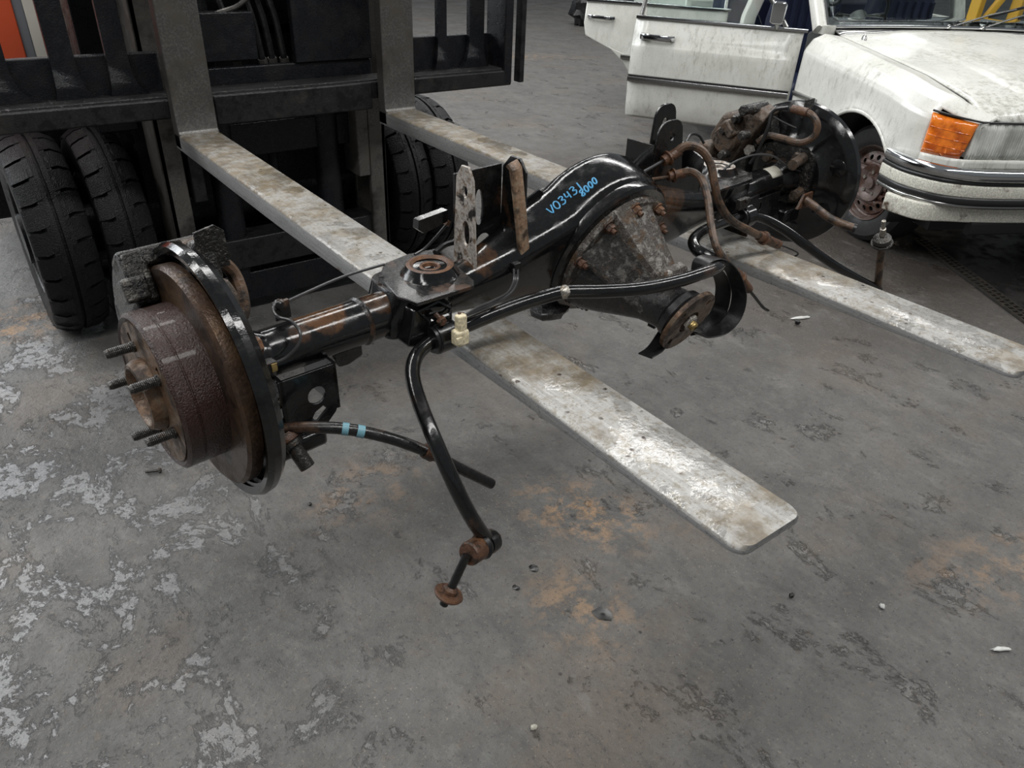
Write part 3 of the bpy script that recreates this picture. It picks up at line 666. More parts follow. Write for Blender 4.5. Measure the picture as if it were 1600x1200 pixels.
# --- sway bar
sw = [(766, 848, .285), (745, 822, .28), (722, 782, .262), (700, 735, .24), (676, 680, .205), (656, 630, .16), (645, 590, .12), (648, 562, .095), (662, 543, .082), (690, 525, .078), (730, 508, .082), (800, 480, .105), (850, 464, .13), (885, 456, .15), (940, 455, .185), (1000, 451, .215), (1060, 439, .232), (1100, 426, .238), (1122, 417, .232), (1122, 410, .20), (1104, 400, .165), (1088, 390, .14), (1084, 376, .115), (1098, 362, .09), (1130, 348, .072), (1165, 337, .066), (1195, 342, .08), (1225, 358, .115), (1262, 385, .16), (1305, 415, .205), (1345, 438, .24), (1372, 452, .262)]
m = MB(); pth = hpath(sw, 6); m.tube(pth, .0118, 14); sway = part('sway_bar', 'black_paint', m)
m = MB(); m.blob(PH(882, 456, .15), .012, .012, .012, 6, .05); part('bar_mark', 'bare_steel', m, sway)
e0 = PH(764, 847, .285); m = MB(); ax_ = (e0 - PH(722, 872, .300)).normalized()
m.lathe([(.010, -.010), (.018, -.010), (.019, 0), (.018, .010), (.010, .010)], e0, ax_, 20); eye = part('bar_eye', 'black_rusty', m, sway)
m = MB(); m.hexnut(e0 + ax_ * .010, ax_, .011, .011); m.cyl(e0, e0 + ax_ * .026, .006, 10); part('link_nut', 'rust_brown', m, sway)
m = MB(); c1 = e0 - ax_ * .012; m.lathe([(.012, 0), (.019, .003), (.021, .008), (.018, .014), (.010, .016)], c1, -ax_, 24); part('link_boot', 'rubber_soft', m, sway)
m = MB(); m.lathe([(.018, .014), (.0185, .016), (.0185, .040), (.0165, .043), (.0, .0432)], c1, -ax_, 28); lk = part('link_ball_cup', 'rust_brown', m, sway, ang=30)
k0, k1 = PH(729, 868, .30), PH(701, 928, .295); dd = (k1 - k0).normalized()
m = MB(); m.cyl(k0, k1 + dd * .02, .0068, 12); part('link_rod', 'black_rusty', m, sway)
m = MB(); m.lathe([(.008, -.014), (.012, -.010), (.012, -.004), (.022, -.003), (.0235, .0), (.022, .003), (.010, .004)], k1, dd, 28); part('link_washer', 'rust_brown', m, sway)
m = MB(); m.cyl(k1, k1 + dd * .022, .004, 8); part('link_stud', 'thread_steel', m, sway)
# right-hand link standing beyond the far fork
r0, r1 = PH(1371, 452, .262), PH(1381, 345, .262); dd = (r1 - r0).normalized(); LL = (r1 - r0).length
m = MB(); m.cyl(r0, r0 + dd * LL * .74, .0092, 12); part('link_rod', 'hose_brown', m, sway)
m = MB(); m.lathe([(.012, 0), (.025, .002), (.025, .006), (.018, .007), (.0215, .010), (.0205, .020), (.014, .024), (.010, .026)], r0 + dd * LL * .68, dd, 28); part('link_washer', 'thread_steel', m, sway, ang=30)
m = MB(); m.lathe([(.007, 0), (.007, .022), (.0048, .023), (.0048, .046)], r0 + dd * LL * .80, dd, 12); part('link_stud', 'bare_steel', m, sway)
# sway bar clamps
def clamp(s, h, v, sz=1.0):
    m = MB(); m.lathe([(.0125, -.022), (.022, -.022), (.023, -.018), (.023, .018), (.022, .022), (.0125, .022)], A(s, h, v), AA, 20); c = part('bar_bushing', 'rubber_soft', m, sway)
    m = MB(); rr = []
    for dx in (-.017, .017): rr.append([A(s + dx, h + .026 * math.cos(a), v + .026 * math.sin(a)) for a in np.linspace(-2.2, 2.2, 14)] + [A(s + dx, h - .07, v + .022), A(s + dx, h - .07, v - .02)])
    m.loft(rr); part('bushing_bracket', 'black_paint', m, sway, bevel=.002)
    return c
pc = PH(690, 525, .078) - AL; clamp(pc.dot(AA), .078, pc.dot(AV)); pc = PH(1163, 338, .066) - AL; clamp(pc.dot(AA), .066, pc.dot(AV))
m = MB(); pts = [PH(652, 487, .07), PH(684, 472, .07), PH(704, 482, .075), PH(700, 492, .078), PH(672, 502, .08)]
m.tube([x for x in pts] , .0035, 6, closed=True); part('clamp_strap', 'black_paint', m, sway)
m = MB(); m.hexnut(PH(688, 500, .085), AH, .008, .008); m.cyl(PH(680, 490, .08), PH(692, 503, .09), .004, 8); part('clamp_bolt', 'rust_brown', m, sway)
m = MB(); m.plate([(.30, .03), (.375, .02), (.375, -.035), (.33, -.05), (.285, -.03)], .05, lambda x, y, z: A(x, .02 + z, y)); part('clamp_mount', 'black_paint', m, housing, bevel=.004)
m = MB(); m.plate([(1.20, .01), (1.29, .01), (1.28, -.05), (1.21, -.05)], .045, lambda x, y, z: A(x, .015 + z, y)); part('clamp_mount', 'black_paint', m, housing, bevel=.004)
m = MB(); m.box(PH(1160, 318, .075), .018, .006, .012, AA, AH, AV); m.hexnut(PH(1166, 312, .085), AH, .008, .008); part('clamp_bolt', 'thread_steel', m, sway, bevel=.002)
# --- spring seats
def seat(pxs, cx, cy, v0, rust, R=.042):
    base = [PV(x, y, v0) - AL for x, y in pxs]; m = MB()
    o2 = [(b.dot(AA), b.dot(AH)) for b in base]
    m.plate(o2, .006, lambda x, y, z: A(x, y, v0 - z))
    n = len(o2); lo = o2
    sp = part('spring_seat', 'black_rusty', m, bevel=.0015)
    m = MB(); cc = PV(cx, cy, v0) ; m.lathe([(R * 1.25, -.004), (R * 1.10, .003), (R * 1.0, .010), (R * .93, .015), (R * .80, .016), (R * .70, .012), (R * .36, .011), (R * .33, .008), (R * .25, .005)], cc, AV, 40); part('seat_cup', 'black_paint', m, sp)
    m = MB(); m.lathe([(R * .93, .0153), (R * .86, .0166), (R * .78, .0166), (R * .66, .0130)], cc, AV, 40, caps=False); part('seat_ring', rust, m, sp)
    m = MB(); m.lathe([(R * .42, .0115), (R * .36, .0135), (R * .30, .012), (R * .28, .006)], cc, AV, 24, caps=False); part('seat_hole_rim', rust, m, sp)
    return sp, o2
sp, o2 = seat([(592, 432), (600, 412), (640, 396), (682, 388), (741, 438), (741, 446), (652, 474), (620, 462)], 672, 426, .046, 'rust_brown')
m = MB(); m.loft([[A(x, y, .041) for x, y in rrect(.295, .40, -.06, .055, .03)], [A(x, y, .0) for x, y in rrect(.27, .40, -.045, .045, .03)], [A(x, y, -.03) for x, y in rrect(.275, .39, -.03, .04, .02)]]); part('seat_saddle', 'black_paint', m, sp, ang=50)
sp2, o2 = seat([(1072, 262), (1092, 242), (1118, 246), (1176, 272), (1176, 279), (1115, 300), (1080, 292)], 1122, 268, .046, 'bracket_bare', .04)
m = MB(); m.loft([[A(x, y, .041) for x, y in rrect(1.16, 1.27, -.055, .05, .03)], [A(x, y, .0) for x, y in rrect(1.15, 1.29, -.045, .04, .03)], [A(x, y, -.03) for x, y in rrect(1.16, 1.28, -.03, .04, .02)]]); part('seat_saddle', 'black_paint', m, sp2, ang=50)
# --- upright link bracket, left
U0, U1 = .462, .565
def vside(s, w0, w1, top, name, mat, parent, holes):
    m = MB(); o = [(-w0, .02), (w0 * .8, .02), (w1 * .9, top - .02), (w1 * .4, top), (-w1 * .4, top), (-w1, top - .02)]
    m.plate(o, .005, lambda x, y, z: A(s + z, x, y), holes); return part(name, mat, m, parent, bevel=.001)
m = MB(); m.plate([(U0, .02), (U1, .02), (U1, .185), (U0, .185)], .005, lambda x, y, z: A(x, -.032 - z, y), [circ(U0 + .020, .150, .014), circ(U0 + .052, .118, .009, .032), circ(U1 - .040, .052, .017)]); ub = part('upright_bracket', 'black_rusty', m, bevel=.001)
vside(U0 - .005, .034, .022, .206, 'bracket_ear', 'bracket_bare', ub, [circ(0, .165, .006, .009), circ(.002, .095, .009, .021)])
vside(U1, .036, .030, .202, 'bracket_ear', 'black_rusty', ub, [circ(0, .16, .007)])
m = MB(); m.sweep([A(U1 - .006, .036, .045), A(U1 - .016, .034, .12), A(U1 - .026, .030, .195), A(U1 - .028, .022, .203)], rrect(-.0115, .0115, -.005, .005, .003, 2), up=AH); part('wire_conduit', 'conduit_tan', m, ub)
m = MB(); m.box(PH(806, 418, .045), .008, .006, .010, AA, AH, AV); part('conduit_clip', 'black_rusty', m, ub, bevel=.002)
for dx, dh in ((0, 0), (3, .004), (-3, .003)):
    m = MB(); m.tube(hpath([(806 + dx, 420, .045 + dh), (805 + dx, 440, .055 + dh), (795 + dx, 458, .07 + dh), (770, 473 + dx, .09), (745, 484 + dx, .105), (724, 494, .118)]), .0022, 6); part('harness_wire', 'wire_grey', m, ub)
m = MB(); m.box(PH(720, 504, .12), .008, .007, .014, AA, AH, AV); cn = part('wire_connector', 'connector_cream', m, ub, bevel=.003)
m = MB(); m.box(PH(719, 526, .12), .0115, .010, .013, AA, AH, AV); part('connector_body', 'connector_cream', m, cn, bevel=.0035)
m = MB(); m.box(PH(718, 533, .131), .0055, .002, .006, AA, AH, AV); part('connector_latch', 'connector_cream', m, cn, bevel=.001)
for dx in (-3, 2):
    m = MB(); m.cyl(PH(720 + dx, 496, .119), PH(721 + dx, 488, .116), .0028, 6); part('connector_pin', 'rust_brown', m, cn)
# black tab right of the bracket, clip left of it
m = MB(); m.plate([(.60, .04), (.665, .05), (.665, .115), (.655, .122), (.60, .10)], .004, lambda x, y, z: A(x, -.03 - z, y)); part('line_tab', 'black_paint', m, housing)
m = MB(); m.plate([(.40, .115), (.46, .12), (.46, .10), (.41, .09), (.398, .10)], .015, lambda x, y, z: A(x, -.05 - z, y)); part('line_clip', 'black_paint', m, housing)
# --- brake hard lines
m = MB(); m.tube(hpath([(648, 398, -.06), (665, 387, -.07), (685, 366, -.075), (700, 348, -.07)]), .0024, 8); part('brake_line', 'wire_grey', m, housing)
m = MB(); m.cyl(PH(697, 352, -.07), PH(701, 344, -.07), .0055, 8); part('line_fitting', 'rust_brown', m, housing)
m = MB(); m.tube(hpath([(680, 395, -.05), (695, 383, -.06), (710, 379, -.06), (726, 381, -.05)]), .005, 8); part('brake_line', 'wire_black', m, housing)
m = MB(); m.tube(hpath([(812, 330, -.08), (840, 312, -.10), (868, 290, -.11), (900, 268, -.115), (935, 256, -.11), (946, 262, -.10)]), .0034, 8); part('brake_line', 'wire_black', m, housing)
m = MB(); m.tube(hpath([(946, 262, -.10), (958, 252, -.11), (978, 245, -.11), (1000, 244, -.10)]), .003, 8); part('brake_line', 'wire_black', m, housing)
m = MB(); m.box(PH(942, 256, -.10), .008, .006, .016, AA, AH, AV); part('line_clip', 'black_rusty', m, housing, bevel=.002)
m = MB(); m.box(PH(850, 302, -.10), .012, .006, .010, AA, AH, AV); part('line_clip', 'black_rusty', m, housing, bevel=.002)
m = MB(); m.box(PH(995, 248, -.09), .014, .006, .006, AA, AH, AV); part('line_clip', 'black_rusty', m, housing, bevel=.002)
# --- upright bracket, right
def lobe(x0, x1, top, bot): return [(x1 + .03, bot), (x1 + .005, top - .05)] + [((x0 + x1) / 2 + (x1 - x0) / 2 * math.copysign(abs(math.cos(a)) ** .7, math.cos(a)), top - .03 + .03 * math.sin(a)) for a in np.linspace(.1, math.pi - .1, 11)] + [(x0 - .002, top - .05), (x0 - .012, bot)]
m = MB(); m.plate(lobe(.925, 1.005, .212, .03), .005, lambda x, y, z: A(x, .018 - z, y), [circ(.972, .178, .007)]); rb = part('upright_bracket', 'black_rusty', m, bevel=.001)
m = MB(); m.plate(lobe(1.0, 1.07, .222, .03), .005, lambda x, y, z: A(x, -.05 - z, y), [circ(1.035, .185, .009)]); part('bracket_ear', 'black_paint', m, rb, bevel=.001)
m = MB(); m.plate([(.018, .03), (.018, .17), (-.05, .17), (-.05, .03)], .004, lambda x, y, z: A(.916 + z, x, y)); part('bracket_web', 'black_paint', m, rb)
m = MB(); m.plate([(.03, .02), (.03, .12), (-.05, .15), (-.05, .02)], .005, lambda x, y, z: A(1.075 + z, x, y), [circ(-.005, .07, .014, .026)]); part('bracket_web', 'black_paint', m, rb)
m = MB(); m.plate([(.885, .05), (1.08, .045), (1.08, .088), (.885, .105)], .005, lambda x, y, z: A(x, .03 - z, y)); part('bracket_base', 'black_paint', m, rb)
# hoses, right
def hose(name, pts, r, mat, fits=(), parent=AX):
    m = MB(); m.tube(hpath(pts, 6), r, 10); h = part(name, mat, m, parent)
    for (x0, y0, h0), (x1, y1, h1), rr in fits:
        m = MB(); a, b = PH(x0, y0, h0), PH(x1, y1, h1); m.cyl(a, b, rr, 12); m.lathe([(rr, 0), (rr * 1.5, .001), (rr * 1.5, .004), (rr, .005)], a + (b - a) * .25, b - a, 14); part('hose_fitting', 'rust_brown', m, h)
    return h
hose('brake_hose', [(1052, 242, .035), (1072, 228, .05), (1095, 234, .07), (1110, 256, .09), (1117, 290, .11), (1123, 315, .12), (1140, 342, .13), (1170, 360, .14), (1212, 380, .15)], .0085, 'hose_brown', [((1036, 252, .03), (1062, 236, .04), .0105), ((1185, 368, .143), (1216, 382, .152), .0105)])
hose('brake_hose', [(1055, 274, .04), (1078, 268, .06), (1096, 280, .09), (1106, 310, .12), (1111, 350, .15), (1119, 385, .18), (1135, 410, .20), (1150, 425, .21)], .0075, 'hose_brown', [((1044, 276, .035), (1070, 270, .05), .0095), ((1150, 425, .21), (1170, 452, .215), .0095)])
hose('brake_line', [(985, 280, .03), (1010, 266, .03), (1038, 250, .03)], .003, 'wire_grey'); hose('brake_line', [(985, 284, .032), (1010, 281, .034), (1046, 276, .036)], .003, 'hose_brown')
hose('cable_end', [(1168, 450, .215), (1180, 465, .217), (1192, 480, .219), (1200, 485, .22)], .0032, 'wire_black')
hose('brake_line', [(1216, 382, .152), (1232, 388, .15), (1247, 396, .145), (1236, 402, .14), (1215, 398, .14)], .002, 'wire_black')
m = MB(); m.cyl(PH(1003, 288, .035), PH(1003, 276, .035), .008, 10); part('line_fitting', 'rust_brown', m, housing)
hose('brake_line', [(1072, 222, -.02), (1080, 210, -.03), (1092, 212, -.03), (1100, 224, -.02)], .003, 'wire_black')
# --- brake, right
SR = 1.522
m = MB(); m.lathe([(.05, -.020), (.090, -.022), (.105, -.012), (.150, -.008), (.164, -.004), (.171, .004), (.173, .016), (.176, .016), (.175, .0), (.166, -.008), (.150, -.0115), (.107, -.0155), (.092, -.0255), (.05, -.0235)], A(SR, 0, 0), AA, 80, caps=False)
shr = part('backing_plate', 'black_paint', m, ang=30)
m = MB(); m.lathe([(.05, .008), (.150, .008), (.157, .012), (.157, .028), (.150, .032), (.109, .032), (.109, .092), (.05, .092)], A(SR, 0, 0), AA, 64); part('brake_disc', 'disc_steel', m, shr, ang=30)
for a, r, sz in ((-30, .125, .03), (20, .13, .025), (-70, .13, .022)):
    a = math.radians(a); m = MB(); c = A(SR - .008, r * math.cos(a), r * math.sin(a)); m.lathe([(sz, 0), (sz * .9, .005), (sz * .6, .007), (0, .008)], c, -AA, 20); part('plate_dimple', 'black_paint', m, shr)
for a in (60, 140, 235, 320):
    a = math.radians(a); m = MB(); c = A(SR - .02, .062 * math.cos(a), .062 * math.sin(a)); m.cyl(c, c - AA * .03, .011, 10); m.hexnut(c - AA * .012, -AA, .015, .012); part('plate_bolt', 'caliper_brown', m, shr)
m = MB(); m.loft([[A(SR - .022 - z, x, y) for x, y in rrect(-.075, .075, -.07, .075, .03)] for z in (0, .012)]); part('mount_flange', 'caliper_dark', m, shr, ang=40)
# caliper body right
m = MB(); m.loft([[A(SR - .02 - z, x, y) for x, y in [(-.20 + k, .0 - k * .3), (-.21 + k, .07), (-.17, .13 - k * .4), (-.09, .165 - k), (-.05, .15 - k), (-.08, .085), (-.12, .02)]] for z, k in ((0, 0), (.05, .004), (.068, .02))]); calr = part('caliper', 'caliper_brown', m, bevel=.006)
m = MB(); m.lathe([(.034, 0), (.034, .03), (.028, .036), (.012, .036)], A(SR - .085, -.135, .075), -AA, 28); part('caliper_piston', 'caliper_brown', m, calr)
m = MB(); m.box(A(SR - .10, -.18, .03), .03, .022, .03, AA, AH, AV); part('caliper_lever_housing', 'caliper_brown', m, calr, bevel=.008)
for h, v in ((-.20, .0), (-.09, .155)):
    m = MB(); m.cyl(A(SR - .03, h, v), A(SR - .12, h, v), .012, 14); m.hexnut(A(SR - .12, h, v), -AA, .013, .010); part('slide_pin', 'caliper_dark', m, calr)
m = MB(); m.hexnut(PS(1173, 234, SR - .12), -AA, .013, .014); part('bleed_screw', 'bare_steel', m, calr)
part('caliper_bracket', 'caliper_dark', arcblk(SR - .05, SR - .016, .10, .168, 112, 190), calr, bevel=.005)
for px, py, s_ in ((1131, 204, 1.40), (1129, 242, 1.39), (1150, 186, 1.42), (1178, 172, 1.44), (1160, 212, 1.385)):
    c0 = PS(px, py, s_); m = MB(); m.lathe([(.012, .02), (.012, 0), (.009, -.004)], c0, AA, 14); m.hexnut(c0, -AA, .0095, .012); part('caliper_bolt', 'thread_steel', m, calr)
m = MB(); m.box(PS(1146, 200, 1.42), .03, .012, .022, AA, (AH + AV).normalized(), (AV - AH).normalized()); part('caliper_arm', 'caliper_brown', m, calr, bevel=.005)
m = MB(); m.tube(catmull([PS(1184, 222, 1.42), PS(1200, 212, 1.425), PS(1222, 216, 1.43), PS(1250, 223, 1.435), PS(1272, 213, 1.44), PS(1277, 194, 1.44), PS(1266, 178, 1.44), PS(1246, 172, 1.44)], 6), .008, 10); hs2 = part('brake_hose', 'hose_brown', m, calr)
m = MB(); m.cyl(PS(1238, 170, 1.44), PS(1262, 176, 1.44), .010, 12); part('hose_fitting', 'rust_brown', m, hs2)
m = MB(); m.plate([(-.02, -.02), (.02, -.02), (.02, .02), (-.02, .02)], .004, lambda x, y, z: PS(1248, 172, 1.445) + AA * (x + .04) + AV * y + AH * z); part('hose_bracket', 'caliper_dark', m, hs2)
hose('sensor_wire', [(1130, 266, -.01), (1150, 252, 0), (1180, 242, .0), (1208, 244, .02), (1228, 258, .035), (1250, 268, .045)], .0024, 'wire_grey')
m = MB(); m.tube(catmull([PS(1172, 256, 1.40), PS(1186, 232, 1.41), PS(1200, 200, 1.42), PS(1208, 174, 1.43), PS(1232, 168, 1.44)], 6), .0045, 8); part('brake_line', 'wire_black', m, calr)
m = MB(); m.tube(catmull([PS(1208, 182, 1.43), PS(1226, 192, 1.44), PS(1244, 200, 1.45)], 6), .0025, 8); part('brake_line', 'wire_black', m, calr)
m = MB(); m.box(PH(1262, 266, .05), .014, .012, .009, AA, AH, AV); m.box(PH(1264, 278, .05), .010, .012, .008, AA, AH, AV); part('speed_sensor', 'wire_black', m, shr, bevel=.002)
m = MB(); m.cyl(PH(1238, 258, .05), PH(1262, 242, .04), .013, 12); m.hexnut(PH(1258, 244, .04), -AH, .016, .012); part('plate_bolt', 'caliper_brown', m, shr)
# lower right bracket and cable
m = MB(); m.plate([(1.29, -.01), (1.41, -.01), (1.41, -.06), (1.385, -.10), (1.33, -.10), (1.29, -.06)], .005, lambda x, y, z: A(x, .045 - z, y), [circ(1.325, -.03, .006, .012), circ(1.35, -.07, .009)]); lr = part('link_bracket', 'black_paint', m, bevel=.001)
m = MB(); m.plate([(.045, -.01), (-.045, -.01), (-.045, -.10), (.045, -.10)], .005, lambda x, y, z: A(1.29 + z, x, y)); part('bracket_side', 'black_paint', m, lr)
m = MB(); m.box(A(1.45, .04, -.075), .035, .03, .018, AA, AH, AV); part('shock_boss', 'black_paint', m, lr, bevel=.006)
cp = catmull([PS(1258, 312, 1.43), PS(1272, 322, 1.435), PS(1295, 340, 1.445), PS(1316, 350, 1.455), PS(1336, 357, 1.465)], 6); m = MB(); m.tube(cp, .0098, 12); cb = part('parking_brake_cable', 'hose_brown', m)
m = MB(); m.tube([cp[-2], cp[-1], cp[-1] + (cp[-1] - cp[-2]) * .4], .0108, 12); part('cable_end', 'wire_black', m, cb)
m = MB(); m.plate([(-.03, -.012), (.02, -.016), (.032, .0), (.03, .02), (-.01, .02)], .006, lambda x, y, z: PS(1258, 316, 1.435) + AA * x + AV * y - AH * z); part('cable_bracket', 'rust_brown', m, cb)
m = MB(); m.cyl(PH(1240, 306, .06), PH(1256, 296, .055), .012, 10); part('cable_boss', 'caliper_brown', m, cb)

# ================================================================== RUBBER STRAP hung over the sway bar
def strap(pts, wdir, wd, name, parent, mat='rubber_soft'):
    m = MB(); pts = catmull(pts, 6); m.sweep(pts, rrect(-.0015, .0015, -wd / 2, wd / 2, .001, 1), up=wdir); return m.build(name, M[mat], parent, ang=40)
ST = empty('rubber_strap', PH(1122, 430, .22), 'black rubber strap looped over the sway bar beside the pinion flange', 'strap')
WD = (AA * .25 + AH * .95).normalized()
strap([PH(1092, 430, .215), PH(1096, 410, .215), PH(1112, 402, .215), PH(1130, 408, .215), PH(1146, 428, .215), PH(1155, 460, .215), PH(1148, 492, .215), PH(1126, 516, .21), PH(1098, 524, .205), PH(1080, 518, .20)], WD, .032, 'strap_loop', ST)
strap([PH(1090, 432, .17), PH(1104, 420, .165), PH(1120, 424, .165), PH(1130, 450, .17), PH(1122, 490, .175), PH(1096, 514, .18), PH(1070, 520, .185)], WD, .034, 'strap_loop', ST)
strap([PH(1046, 512, .19), PH(1036, 528, .20), PH(1024, 545, .21), PH(1008, 556, .215)], (AA * .8 + AH * .5).normalized(), .030, 'strap_end', ST)
strap([PH(1080, 518, .20), A(.845, .16, -.12), A(.81, .155, -.128), PH(1050, 514, .185), PH(1044, 513, .19)], WD, .030, 'strap_middle', ST)

# ================================================================== CAR
CAR = empty('car', C(-1.2, 0, 0), 'dirty cream-white old saloon car with open doors and amber indicator', 'car')
def cpart(name, mat, m, parent=CAR, **k): return m.build(name, M[mat], parent, **k)
def lerp(a, b, t): return a + (b - a) * t
def plin(x, pts):
    for (x0, y0), (x1, y1) in zip(pts, pts[1:]):
        if x <= x1: return lerp(y0, y1, max(0, (x - x0) / (x1 - x0)))
    return pts[-1][1]
def zt(a): return plin(a, [(-.6, .935), (-.2, .905), (.3, .862), (.6, .815), (.72, .778), (.8, .755)])
def bside(a): return .93 if a < .42 else .93 - .155 * ((a - .42) / .36) ** 2
ARC, ARR = (.165, .285), .380
def sec(a, w):
    z0 = zt(a); k = bside(a) / .93; g = plin(a, [(-.6, .73), (.3, .735), (.62, .745), (.8, .66)])
    P_ = [(g, z0), (.82 * k, z0 + .010), (.885 * k, z0 - .018), (.917 * k, z0 - .065), (.925 * k, z0 - .085), (.93 * k, .70), (.932 * k, .58), (.925 * k, .47), (.90 * k, .36)]
    x = w * (len(P_) - 1); i = min(int(x), len(P_) - 2); t = x - i
    return lerp(P_[i][0], P_[i + 1][0], t), lerp(P_[i][1], P_[i + 1][1], t)
def fender(side):
    m = MB(); nu, nv = 90, 56; V_ = []; keep = []
    for i in range(nu + 1):
        for j in range(nv + 1):
            a = lerp(-.535, .775, i / nu); b, z = sec(a, j / nv); V_.append([a, b, z])
    fs = []
    def lamp(a, z): return a > .615 and .585 < z < zt(a) - .032
    for i in range(nu):
        for j in range(nv):
            q = (i * (nv + 1) + j, (i + 1) * (nv + 1) + j, (i + 1) * (nv + 1) + j + 1, i * (nv + 1) + j + 1)
            ca = sum(V_[k][0] for k in q) / 4; cz = sum(V_[k][2] for k in q) / 4
            if math.hypot(ca - ARC[0], cz - ARC[1]) < ARR or lamp(ca, cz) or (ca > .46 and cz < .44): continue
            fs.append(q)
    used = {k for q in fs for k in q}
    for k in used:
        a, b, z = V_[k]; d = math.hypot(a - ARC[0], z - ARC[1])
        if d < ARR + .012 and b > .7:
            f = ARR / max(d, .01); V_[k][0] = ARC[0] + (a - ARC[0]) * f; V_[k][2] = ARC[1] + (z - ARC[1]) * f
        e = max(0, 1 - abs(math.hypot(V_[k][0] - ARC[0], V_[k][2] - ARC[1]) - ARR) / .07)
        V_[k][1] += .012 * e * e
    m.add([C(a, side * b, z) for a, b, z in V_], fs)
    o = cpart('front_fender', 'car_white', m, ang=30, solid=.012)
    m = MB(); m.tube([C(ARC[0] + ARR * math.cos(t), side * (bside(ARC[0] + ARR * math.cos(t)) + .006), ARC[1] + ARR * math.sin(t)) for t in np.linspace(.15, math.pi - .15, 40)], .010, 8); cpart('arch_lip', 'car_white', m, o)
    # wheel-house
    m = MB(); rr = []
    for k in range(17):
        t = math.pi * (k / 16) * 1.1 - .15; rr.append([C(ARC[0] + (ARR + .008) * math.cos(t), side * bb, ARC[1] + (ARR + .008) * math.sin(t)) for bb in (.90, .52)])
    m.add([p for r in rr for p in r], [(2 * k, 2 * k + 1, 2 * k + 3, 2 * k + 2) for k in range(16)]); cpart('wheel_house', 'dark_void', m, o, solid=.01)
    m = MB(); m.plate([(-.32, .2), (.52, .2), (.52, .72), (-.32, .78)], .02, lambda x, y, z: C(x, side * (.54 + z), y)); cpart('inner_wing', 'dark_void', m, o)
    return o
fen = fender(1); fender(-1)
# chrome strip running on from the door, wing-top jet
m = MB(); m.sweep([C(a, .935 + .0, .625) for a in (-.53, -.4, -.3, -.27)], rrect(-.008, .008, -.013, .013, .005, 2), up=UZ); cpart('side_moulding', 'chrome_dull', m, fen)
m = MB(); m.loft([[C(-.40 + x * 1.0, .66 + y * 1.0, zt(-.4) + .012 + h) for x, y in circ(0, 0, .022 * k, .012 * k, 12)] for h, k in ((-.004, 1), (.010, .85), (.022, .45), (.026, .15))]); cpart('washer_jet', 'chrome_dull', m, fen)
# hood
def hz(a, b):
    x = abs(b); z = zt(a) + .004 + .028 * (1 - (x / .74) ** 2)
    z += .010 / (1 + math.exp((x - .40) / .012)) + .006 * math.exp(-((x - .43) / .02) ** 2)
    return z
m = MB(); m.grid(30, 60, lambda u, v_: (lambda a, b: C(a, b, hz(a, b) - (.03 * max(0, (a - .70) / .07) ** 2)))(lerp(-.535, .77 - .06 * 0, u), lerp(-.725, .725, v_) * (1 if u < .85 else 1 + .02 * (u - .85) / .15))); hood = cpart('hood', 'car_hood', m, solid=.012)
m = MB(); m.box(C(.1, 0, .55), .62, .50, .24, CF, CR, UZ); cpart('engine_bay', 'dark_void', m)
m = MB(); m.box(C(-1.3, 0, .30), 1.95, .74, .08, CF, CR, UZ); cpart('floor_pan', 'dark_void', m)  # near-black box, underside shade put into its colour
# cowl grille strip
m = MB(); m.grid(3, 30, lambda u, v_: (lambda b: C(-.545 - .085 * u + .075 * (1 - (b / .74) ** 2) * u, b, zt(-.535) + .006 + .026 * (1 - (b / .74) ** 2) + .02 * u))(lerp(-.72, .72, v_))); cw = cpart('cowl', 'chrome_dull', m, solid=.01)
# windscreen
def wsp(u, v_):
    b = lerp(-1, 1, v_); arc = 1 - b * b
    a = lerp(-.635, -1.20, u) + .085 * arc; bb = b * lerp(.745, .63, u); z = lerp(.962, 1.40, u) + .022 * arc * (1 - u)
    return C(a, bb, z)
m = MB(); m.grid(8, 24, wsp); cpart('windscreen', 'glass', m, solid=.004)
m = MB(); m.sweep([wsp(0, k / 24) + UZ * .004 for k in range(25)], rrect(-.012, .012, -.008, .008, .004, 2), up=UZ); cpart('screen_trim', 'chrome', m)
for sd in (0, 1):
    s_ = 1 if sd else -1
    m = MB(); m.sweep([wsp(u, sd) + CR * .012 * s_ for u in (-.02, .25, .5, .75, 1)], rrect(-.012, .012, -.010, .010, .004, 2), up=CF); cpart('screen_trim', 'chrome_dull', m)
    m = MB(); m.sweep([wsp(u, sd) + CR * .045 * s_ - CF * .03 for u in (-.04, .25, .5, .75, 1)], rrect(-.035, .035, -.028, .028, .012, 3), up=CF); cpart('windscreen_pillar', 'car_white', m)
    m = MB(); m.loft([[wsp(0, sd) + CR * s_ * x + CF * y + UZ * z for x, y in rrect(-.03, .05, -.07, .03, .012, 2)] for z in (-.035, .0, .012)]); cpart('pillar_foot', 'car_white', m, ang=50)
